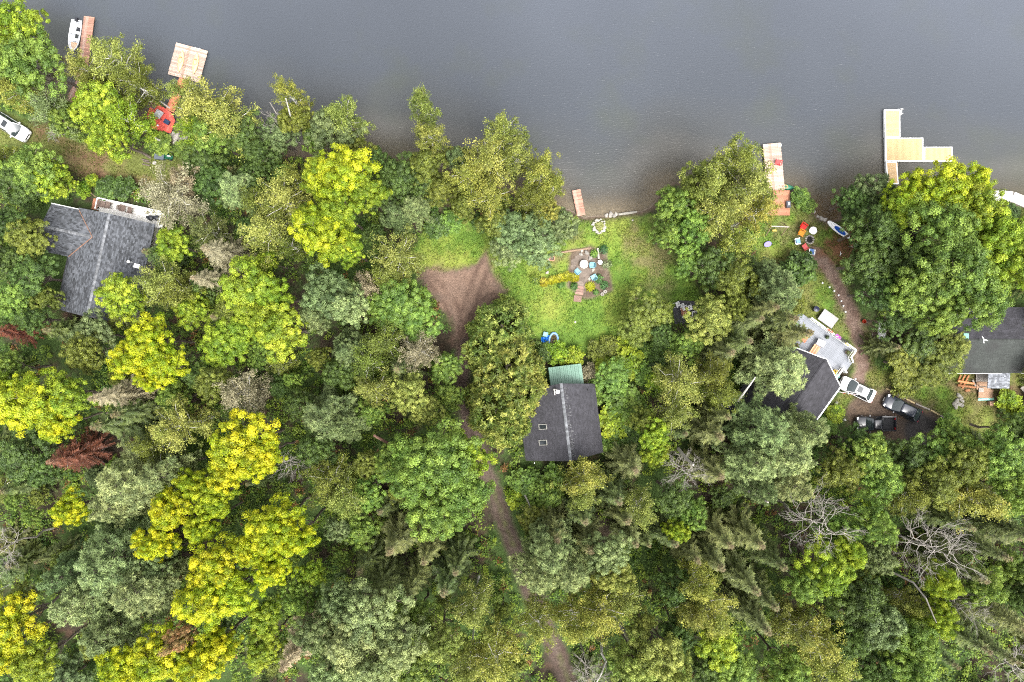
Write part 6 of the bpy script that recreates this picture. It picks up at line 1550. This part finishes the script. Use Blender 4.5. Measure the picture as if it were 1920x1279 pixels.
for a, b, r in ((1091, 470, .22), (1089, 477, .26), (1100, 474, .3), (1107, 484, .3), (1112, 506, .24)): rock('garden_stone', 'stone edging the upper part of the flagstone garden', 'stone', a, b, r, M_WSTONE if r < .25 else M_STONE, 'stones edging the flagstone garden')
lgp = tag(MB().tube([G(1120.5, 466, 0.14), G(1121, 474, 0.16), G(1122.5, 486, 0.14)], 0.15, 8).build('pale_log', M_WSTONE), 'pale upright garden log between the green plants right of the flagstones', 'log')
ur = thing('white_urn', 'white urn planter at the lower end of the pale garden log', 'urn', G(1124.5, 492.5))
MB().lathe([(0.14, 0), (0.10, 0.15), (0.26, 0.4), (0.30, 0.42), (0.24, 0.38), (0.02, 0.34)], 16).build('bowl', M_WHITEPL, ur); MB().lathe([(0.2, 0.0), (0.2, 0.05), (0.12, 0.08)], 14).build('foot', M_WHITEPL, ur)
def plant(label, px, py, r, h, col, acc, group=None, ls=0.2, n=150, long=False, name='garden_plant', cat='plant'):
    t = thing(name, label, cat, G(px, py), random.random()*6, group)
    if long:   # arching strap leaves from the middle
        a = rng.random(n)*6.283; el = rng.uniform(0.25, 1.2, n)
        T = np.stack([np.cos(a)*np.cos(el), np.sin(a)*np.cos(el), np.sin(el)], 1); C = T*np.array([r, r, h])*rng.uniform(0.4, 0.95, (n, 1))*0.85
        Nn = np.stack([-np.cos(a)*0.5, -np.sin(a)*0.5, np.ones(n)], 1)
        me = leaves_mesh('leaves', C+np.array([0, 0, 0.05]), Nn, ls*2.2, ls*0.5, np.stack([rng.random(n), rng.random(n), np.zeros(n)], 1), T)
    else:
        e = unit(rng.normal(size=(n, 3))+np.array([0, 0, 0.5]))
        me = leaves_mesh('leaves', e*np.array([r, r, h*0.55])*rng.uniform(0.45, 1.0, (n, 1))+np.array([0, 0, h*0.4]), e*0.5+np.array([0, 0, 0.6])+rdir(n)*0.3, ls*rng.uniform(0.7, 1.3, n), ls*0.6, np.stack([rng.random(n), rng.random(n), np.zeros(n)], 1))
    o = put('leaves', me, t); o.color = (*rgb(*col, GAIN), 1); o['accent'] = list(rgb(*acc, GAIN)); o['tip_tint'] = list(rgb(*acc, GAIN))
    MB().tube([(0, 0, -0.05), (0, 0, h*0.5)], 0.03, 5).build('stem', M_BARK, t)
    return t
yl = ('tall yellow leafed plant at the right end of the row by the flagstones', 'second yellow leafed plant from the right in the row', 'middle yellow leafed plant of the row by the flagstones', 'second yellow plant from the left in the row', 'orange tinged plant at the left end of the yellow row')
for k, (a, b, r) in enumerate(((1077, 521, 0.62), (1064, 519, 0.66), (1050, 523, 0.62), (1035, 526, 0.6), (1020, 530, 0.62))):
    plant(yl[k], a, b, r+0.16, 0.65, (188, 192, 44) if k < 4 else (176, 158, 60), (214, 208, 60) if k != 0 else (220, 184, 56), 'row of yellow plants below the flagstones', 0.2, 330, True)
plant('round yellow-green grassy bush below the lowest blue chair', 1106, 538, 0.78, 0.7, (186, 196, 40), (214, 214, 60), None, 0.2, 300, True)
for lb, a, b, r, c, c2 in (('green leafy plant left of the pale garden log', 1114, 476, 0.6, (96, 150, 50), (160, 190, 80)), ('dark green plant right of the pale garden log', 1131, 468, 0.7, (60, 110, 60), (80, 130, 70)),
      ('pale silvery plant right of the white urn', 1137, 496, 0.75, (130, 150, 96), (176, 186, 140)), ('low green plant right of the lowest blue chair', 1122, 523, 0.7, (70, 120, 62), (110, 160, 80)),
      ('green plant beside the potted plants below the flagstones', 1133, 535, 0.65, (66, 118, 60), (110, 160, 90)), ('green plant below left of the yellow row', 1052, 535, 0.55, (80, 130, 50), (110, 150, 60)), ('dark leafy plant behind the yellow row by the flagstones', 1076, 537, 0.6, (70, 120, 44), (110, 150, 60)),
      ('leafy green plant at the far left of the yellow row', 1003, 523, 0.85, (86, 134, 50), (150, 170, 60)), ('green clump right of the round yellow-green bush', 1117, 548, 0.4, (84, 130, 60), (120, 160, 70))):
    plant(lb, a, b, r, 0.6, c, c2, None, 0.19, 200)
for lb, a, b in (('grey pot with seedlings at the lower right of the garden bed', 1129, 552, ), ('small clay pot right of the grey pot in the garden bed', 1134.5, 547)):
    t = thing('flower_pot', lb, 'pot', G(a, b)); MB().lathe([(0.16, 0), (0.22, 0.26), (0.25, 0.27), (0.19, 0.25), (0.02, 0.22)], 14).build('pot', M_STONE, t); MB().lathe([(0.16, 0.22), (0.02, 0.25)], 10).build('soil', M_BARK, t)
fb = thing('stone_ring_bed', 'pale flowering hosta in a ring of white stones near the beach', 'flower bed', G(1124, 425))
for k in range(22):
    a = 2*math.pi*k/22; rr = random.uniform(0.6, 0.95); rock('stone', None, None, 0, 0, random.uniform(0.12, 0.26), M_WSTONE, parent=fb, loc=(rr*math.cos(a), rr*math.sin(a)*0.95, 0.05))
plant('yellow-green hosta inside the ring of white stones', 1124, 424, 0.62, 0.55, (176, 190, 80), (226, 224, 160), None, 0.2, 220, True)
dw = tag(MB().tube([G(1159, 402.5, 0.1), G(1175, 400.5, 0.14), G(1194, 397.5, 0.1)], [0.13, 0.17, 0.12], 8).build('driftwood', M_WSTONE), 'long pale driftwood log along the grass edge of the beach', 'log')
for a, b, r in ((1137, 404, .3), (1145, 401, .34), (1151, 405, .3), (1155, 402, .26), (1144, 406, .2)): rock('beach_rock', 'rock at the left end of the driftwood on the beach edge', 'rock', a, b, r, M_STONE if r > .28 else M_WSTONE, 'rocks at the beach edge')
tag(rock('white_stone', 'single small white stone alone on the lawn', 'stone', 1078.5, 604, 0.17, M_WSTONE), kind=None)
rock('white_stone', 'grey-white stone on the grass below the beach rocks', 'stone', 1186, 413, 0.15, M_STONE)

# blue tarpaulin, paddling pool and stool
mb = MB(); rows = []
for i in range(12):
    rows.append([(-0.55+1.2*j/9+0.05*math.sin(i*1.3), -1.0+2.0*i/11+0.10*math.sin(j*1.1), 0.10+0.10*math.sin(i*1.7+j*0.9)+0.06*math.sin(j*2.6-i)) for j in range(10)])
tag(mb.loft(rows, closed=False, caps=False).build('blue_tarpaulin', mat('blue_tarp', (0.012, 0.16, 0.62), 0.45, var=0.15, scale=4), None, G(1026, 646), (0, 0, 0.30)), 'crumpled bright blue tarpaulin beside the paddling pool on the lawn', 'tarpaulin')
pl_ = thing('paddling_pool', 'pale blue paddling pool full of leaves next to the blue tarpaulin', 'paddling pool', G(1037.5, 640), R_(84))
ringp = [(1.05*math.cos(a), 0.55*math.sin(a), 0.22) for a in [2*math.pi*k/20 for k in range(21)]]
MB().tube(ringp, 0.15, 8, False).build('rim', mat('pool_blue', (0.17, 0.31, 0.55), 0.35, var=0.1), pl_, smooth=True)
MB().prism([(0.95*math.cos(2*math.pi*k/18), 0.47*math.sin(2*math.pi*k/18)) for k in range(18)], 0.04, 0.16).build('water', mat('murky_water', (0.10, 0.09, 0.06), 0.2, var=0.4), pl_)
n = 260
me = leaves_mesh('leaf_litter', np.stack([rng.uniform(-0.8, 0.8, n), rng.uniform(-0.36, 0.36, n), rng.uniform(0.18, 0.40, n)], 1), np.array([0, 0, 1.0])+rdir(n)*0.6, 0.16, 0.10, np.stack([rng.random(n), rng.random(n), (rng.random(n) < 0.5)*1.0], 1))
o = put('leaf_litter', me, pl_, kind='stuff'); o.color = (*rgb(126, 132, 56, GAIN), 1); o['accent'] = list(rgb(180, 170, 110, GAIN)); o['tip_tint'] = list(rgb(150, 110, 80, GAIN))
stl = thing('blue_stool', 'pale blue plastic stool above the blue tarpaulin', 'stool', G(1022.5, 627), R_(-15))
for cx, cy, dx, dy in ((0, 0.24, 0.58, 0.1), (0, -0.24, 0.58, 0.1), (0.24, 0, 0.1, 0.38), (-0.24, 0, 0.1, 0.38)): MB().box((cx, cy, 0.45), (dx, dy, 0.05)).build('seat', M_TEAL, stl)
MB().box((0, 0, 0.40), (0.38, 0.38, 0.03)).build('seat_panel', plastic('pool_grey', 150, 190, 196), stl)
for sx in (-1, 1):
    for sy in (-1, 1): MB().box((sx*0.24, sy*0.24, 0.21), (0.06, 0.06, 0.42)).build('leg', M_TEAL, stl)

# heap of white garden chairs under a tree
tag(MB().prism([(-1.5, -1.6), (0.6, -1.5), (1.6, 0.2), (1.3, 1.3), (-1.0, 1.4), (-1.7, 0.3)], -0.02, 0.03).build('black_sheet', mat('black_sheet', (0.022, 0.022, 0.028), 0.5, var=0.3, scale=3, bump=0.5), None, G(1287, 584, 0.04)), 'black plastic sheet under the heap of white chairs', 'sheet')
def frame_chair(label, px, py, rz, tilt, dz):
    t = thing('folding_chair', label, 'chair', G(px, py, dz), R_(rz), 'heap of white chairs'); t.rotation_euler = (R_(tilt[0]), R_(tilt[1]), R_(rz))
    for sy in (-1, 1):
        MB().tube([(-0.35, sy*0.26, 0), (0.3, sy*0.26, 0.42), (-0.30, sy*0.26, 0.42), (-0.52, sy*0.26, 0.95)], 0.035, 6).build('side_tube', M_WHITEPL, t)
    for k in range(5): MB().box((-0.25+0.13*k, 0, 0.43), (0.09, 0.52, 0.015)).build('strap', M_WHITEPL, t)
    for k in range(3): MB().box((-0.36-0.06*k, 0, 0.56+0.15*k), (0.02, 0.52, 0.09)).build('strap', M_WHITEPL, t)
for q in (('white folding chair standing apart at the left of the heap', 1267, 571, 30, (10, 20), 0), ('white chair at the top left of the heap', 1276, 575, 110, (30, 0), 0.1), ('white chair on top in the middle of the heap', 1284, 577, 200, (0, 60), 0.3), ('white chair at the top right of the heap', 1293, 575, -60, (25, 15), 0.1),
          ('white chair lying at the right of the heap', 1300, 579, 15, (70, 0), 0.15), ('white chair fallen at the lower left of the heap', 1279, 591, 80, (80, 10), 0.1)): frame_chair(*q)
wd = thing('wood_stack', 'rusty brown boards stacked inside the heap of white chairs', 'boards', G(1282, 584, 0.2), R_(10))
for k in range(5): MB().box((0, -0.4+0.2*k, 0.2), (0.9, 0.15, 0.06)).build('board', M_PLANKB, wd)
frame_chair('white broken chair frame lying alone in the bushes right of the green porch roof', 1176, 689, 60, (70, 0), 0.5)

# ------------------------------------------------------------------ yard of the right-hand cottage
for k, (a, b, c, d, z, lb) in enumerate(((1792, 714, 1823, 719, 0.35, 'upper orange peeled log of the crossed pile'), (1792, 722, 1825, 726, 0.35, 'lowest bright orange peeled log of the crossed pile'), (1800, 703, 1795, 716, 0.12, 'short log under the left end of the crossed pile'),
        (1815, 704, 1803, 728, 0.12, 'slanting log crossing under the orange logs'), (1808, 703, 1797, 724, 0.12, 'middle slanting log beneath the orange logs'), (1822, 712, 1829, 727, 0.14, 'grey log at the right end of the crossed pile'))):
    tag(MB().tube([G(a, b, z), G(c, d, z)], 0.15 if k < 2 else 0.12, 8).build('peeled_log', M_LOG if k != 5 else M_GREYWOOD), lb, 'log', 'crossed pile of peeled logs')
tag(MB().box((0, 0, 0.1), (0.6, 0.28, 0.2), 0.1).build('wood_block', M_LOG, None, G(1813, 732)), 'short wooden block below the crossed log pile', 'block')
for (a, b, w, h, z, mm, lb) in ((1840, 708, 1.7, 1.1, 0.25, M_GREYWOOD, 'grey-brown board against the cottage wall behind the porch roof'), (1841, 723, 1.75, 1.0, 0.3, mat('plywood', (0.33, 0.205, 0.13), 0.8, var=0.12, scale=3, objrand=0.15), 'middle sheet of brown plywood left of the grey porch roof'), (1845, 738, 1.85, 1.1, 0.34, mat('plywood', (0, 0, 0)), 'lowest large brown plywood sheet left of the grey porch roof')):
    t = thing('plywood_sheet', lb, 'plywood', G(a, b), R_(-2), 'plywood sheets by the right cottage')
    MB().box((0, 0, z), (w, h, 0.05)).build('sheet', mm, t)
    for sy in (-1, 1): MB().box((0, sy*h*0.35, z/2-0.03), (w*0.9, 0.09, z-0.06)).build('bearer', M_WOOD, t)
tag(MB().prism([(-1.0, -0.18), (1.0, -0.14), (1.0, 0.20), (0.6, 0.10), (-0.5, 0.08), (-1.0, 0.05)], 0.3, 0.36).build('mint_board', mat('mint_paint', (0.30, 0.62, 0.56), 0.6), None, G(1845.5, 748)), 'mint green painted board at the foot of the plywood sheets', 'board')
tag(MB().box((0, 0, 0.25), (0.58, 0.5, 0.5)).build('wooden_box', mat('box_wood', (0.40, 0.24, 0.17), 0.8), None, G(1855.5, 756), (0, 0, 0.05)), 'small brown box below the mint green board', 'box')
tag(MB().box((0, 0, 0.1), (0.6, 0.5, 0.04)).build('grey_mat', M_GREYWOOD, None, G(1835.5, 731, 0.33)), 'grey square patch board on the plywood sheets', 'board')
bnh = thing('wooden_bench', 'wooden bench cut by the right edge of the photo', 'bench', G(1918, 734), R_(-52))
for k in range(3): MB().box((0, -0.16+0.16*k, 0.45), (1.5, 0.14, 0.04)).build('slat', M_GREYWOOD, bnh)
for sx in (-1, 1): MB().box((sx*0.6, 0, 0.21), (0.08, 0.4, 0.42)).build('leg', M_WOOD, bnh)
for a, b, r in ((1797, 741, .32), (1801, 747, .3), (1793, 752, .34), (1789, 757, .36), (1797, 758, .34), (1804, 752, .25), (1803, 760, .32), (1792, 763, .28)): rock('heap_stone', 'pale stone in the small stone heap on the right yard', 'stone', a, b, r, M_WSTONE, 'stone heap on the right yard')
lg = thing('log_edging', 'line of pale logs edging the driveway above the dark blue-black car', 'edging', (0, 0, 0))
lp = [(1661, 728), (1680, 738), (1698, 748), (1716, 757), (1744, 769), (1762, 779), (1781, 790)]
for i in range(len(lp)-1): MB().tube([G(*lp[i], 0.1), G(lp[i+1][0]-2, lp[i+1][1]-1, 0.1)], 0.11, 7).build('log', M_GREYWOOD if i % 2 else mat('yellow_log', (0.40, 0.31, 0.17), 0.85, var=0.25), lg)
for a, b in ((1567, 755), (1573, 772), (1582, 787)):
    o = thing('white_flower', 'small white flower clump on the grass below the white car', 'flowers', G(a, b), 0, 'white flowers below the white car')
    n = 40; e = rdir(n); me = leaves_mesh('petals', e*0.14+np.array([0, 0, 0.3]), e+np.array([0, 0, 0.5]), 0.11, 0.09, np.stack([rng.random(n), rng.random(n), np.zeros(n)], 1))
    q = put('petals', me, o); q.color = (0.8, 0.8, 0.78, 1); q['accent'] = [0.85, 0.85, 0.8]; q['tip_tint'] = [0.8, 0.8, 0.8]
    MB().tube([(0, 0, 0), (0, 0, 0.3)], 0.02, 5).build('stem', M_BARK, o)

# ------------------------------------------------------------------ fallen and leaning trunks in the wood
def trunk(label, pts, r0, r1, m, group=None):
    """pts: (pixel x, pixel y, height)"""
    w = [Vector((*P(a, b, z), z)) for a, b, z in pts]
    n = len(w); tag(MB().tube(w, [r0+(r1-r0)*i/(n-1) for i in range(n)], 7).build('fallen_trunk', m), label, 'trunk', group)
trunk('thin white birch stem lying on the dark floor left of the yellow tree', [(86, 636, 0.5), (78, 672, 0.5), (69, 704, 0.4)], 0.09, 0.05, M_BIRCH)
trunk('second white birch stem crossing the first on the dark floor', [(38, 678, 0.4), (60, 682, 0.5), (84, 687, 0.4)], 0.08, 0.05, M_BIRCH)
trunk('thick brown broken trunk left of the big round green tree', [(702, 817, 7.0), (722, 828, 5), (738, 838, 3)], 0.16, 0.24, mat('red_bark', (0.17, 0.095, 0.07), 0.9, var=0.3, bump=0.4))
trunk('bare leaning stem in front of the black roofed house', [(1384, 752, 8), (1400, 730, 10), (1416, 708, 12)], 0.14, 0.07, M_BIRCH)
trunk('long curved pale trunk leaning over the lower right wood', [(1642, 1050, 6), (1672, 1072, 9), (1712, 1092, 12), (1736, 1122, 14), (1750, 1155, 15.5), (1756, 1168, 16)], 0.15, 0.04, M_DEADWOOD)
trunk('grey leaning trunk under the lime tree at the bottom centre', [(1162, 1168, 7), (1176, 1195, 9), (1192, 1225, 11), (1200, 1250, 12)], 0.24, 0.12, M_DEADWOOD)
trunk('crooked pale stem left of the grey leaning trunk', [(1128, 1205, 6), (1128, 1225, 8), (1136, 1240, 9), (1128, 1262, 11), (1118, 1280, 12)], 0.16, 0.08, M_BIRCH)
trunk('grey broken stem lying below the charcoal cottage', [(984, 928, 3), (992, 945, 4), (999, 968, 5)], 0.12, 0.06, M_DEADWOOD)
trunk('slanting grey stem under the large grey-green pine', [(1392, 916, 7), (1415, 925, 10), (1440, 942, 13)], 0.2, 0.1, M_DEADWOOD)
trunk('leaning brown stem among the grey-green trees at the left', [(305, 895, 12), (330, 890, 9), (346, 887, 7)], 0.1, 0.17, M_BARK)
trunk('forked white birch stem leaning over the lake, upper centre left', [(556, 268, 2), (551, 242, 7), (544, 215, 11), (536, 185, 15)], 0.15, 0.05, M_BIRCH)
trunk('bleached dead stem leaning left beside the forked white birch', [(548, 258, 3), (533, 230, 8), (518, 212, 10), (506, 192, 12)], 0.12, 0.04, M_DEADWOOD)
trunk('bare grey snag stem above the bare branching tree', [(1272, 842, 8), (1285, 858, 11), (1300, 872, 14)], 0.22, 0.12, M_DEADWOOD)
# ------------------------------------------------------------------ labels that single out each tree
LAND_MARKS = [(190, 475, 'the grey shingled house'), (1058, 790, 'the charcoal cottage'), (1062, 700, 'the green porch roof'), (300, 222, 'the red deck'), (350, 112, 'the swim dock'),
  (145, 70, 'the motorboat'), (28, 241, 'the white estate car'), (1095, 500, 'the flagstone garden'), (1030, 640, 'the blue tarpaulin'), (1085, 382, 'the small reddish dock'),
  (1690, 270, 'the tan floating dock'), (1570, 431, 'the paddleboard'), (1517, 449, 'the fire pit'), (1560, 645, 'the grey deck'), (1604, 728, 'the white car with a sunroof'),
  (1637, 794, 'the black pickup'), (1690, 766, 'the blue-black car'), (1870, 640, 'the dark roofed cottage'), (1284, 582, 'the heap of white chairs'), (870, 550, 'the bare dirt fan'),
  (935, 950, 'the dirt track'), (137, 855, 'the rust red dead conifer'), (830, 890, 'the big round green tree'), (1500, 965, 'the left big bare tree'), (1705, 1005, 'the right big bare tree'),
  (568, 862, 'the small bare tree'), (290, 660, 'the upper yellow tree'), (520, 985, 'the brightest yellow tree'), (200, 1100, 'the large grey-green pines at left'), (1470, 850, 'the large grey-green pine'),
  (1790, 500, 'the huge round tree on the right'), (645, 380, 'the yellow-green trees by the lake'), (940, 690, 'the dense cedars'), (1461, 380, 'the shore deck'), (1845, 735, 'the plywood sheets'), (785, 660, 'the round beige crown'), (1040, 1060, 'the pale pines by the track')]
NOUN = {'M': ('round leafy tree', 'tree'), 'A': ('leafy tree', 'tree'), 'B': ('feathery birch', 'tree'), 'P': ('soft needled pine', 'tree'), 'S': ('pointed conifer', 'tree'), 'C': ('dense cedar', 'tree'),
        'DS': ('dead conifer', 'tree'), 'BT': ('bare dead tree', 'tree'), 'SH': ('low bush', 'bush'), 'SL': ('broad leaved bush', 'bush')}
ORD = ('nearest', 'second', 'third', 'fourth', 'fifth', 'sixth', 'seventh', 'eighth', 'ninth', 'tenth', 'eleventh', 'twelfth', 'thirteenth', 'fourteenth')
GROUPS = {'M': 'round leafy trees', 'A': 'leafy trees', 'B': 'birches', 'P': 'pines', 'S': 'conifers', 'C': 'cedars', 'DS': 'dead conifers', 'BT': 'bare dead trees', 'SH': 'bushes', 'SL': 'bushes'}
def where(dx, dy):
    a = math.degrees(math.atan2(-dy, dx)) % 360
    return ('right of', 'above right of', 'above', 'above left of', 'left of', 'below left of', 'below', 'below right of')[int(((a+22.5) % 360)//45)]
buckets = {}
for t in TREES:
    # where the crown shows in the picture
    zc = t['h']*0.75; k = H_CAM/(H_CAM-zc)/S_PX
    cx, cy = 960+t['x']*k, 639.5-t['y']*k
    cx, cy = min(max(cx, 0), 1919), min(max(cy, 0), 1279)
    lm = sorted(LAND_MARKS, key=lambda q: (q[0]-cx)**2+(q[1]-cy)**2)
    lm = [q for q in lm if (q[0]-cx)**2+(q[1]-cy)**2 > 30**2][0]
    size = ''
    if t['kind'] not in ('SH', 'SL'):
        size = 'tall ' if t['h'] > 15.5 else ('young ' if t['h'] < 9 else '')
    noun = NOUN[t['kind']][0]
    word = t['word'] if t['kind'] != 'BT' else 'grey'
    desc = f"{size}{word} {noun}"
    if t['kind'] == 'BT': desc = f'{size}bare grey dead tree'
    buckets.setdefault((desc, where(cx-lm[0], cy-lm[1]), lm[2]), []).append(((cx-lm[0])**2+(cy-lm[1])**2, t))
for (desc, wh, lm), lst in buckets.items():
    lst.sort(key=lambda q: q[0])
    for i, (_, t) in enumerate(lst):
        o = t['o']
        if len(lst) == 1: lab = f'{desc} {wh} {lm}'
        else: lab = f'{ORD[i]} {desc} {wh} {lm}'
        tag(o, lab, NOUN[t['kind']][1], GROUPS[t['kind']])

# alike small stones and sticks: told apart by their order from left to right
POS = ('leftmost', 'second from left', 'third from left', 'fourth from left', 'fifth from left', 'sixth from left', 'seventh from left', 'eighth from left', 'ninth from left')
same = {}
for o in scene.objects:
    if o.parent is None and o.get('label') and o.get('group'): same.setdefault((o['group'], o['label']), []).append(o)
for (g, l), lst in same.items():
    if len(lst) > 1:
        cent = lambda o: o.location.x if o.location.length > 0.01 or o.type != 'MESH' else sum(v.co.x for v in o.data.vertices)/max(1, len(o.data.vertices))
        lst.sort(key=cent)
        for i, o in enumerate(lst): o['label'] = f'{l}, {POS[min(i, 8)]}'
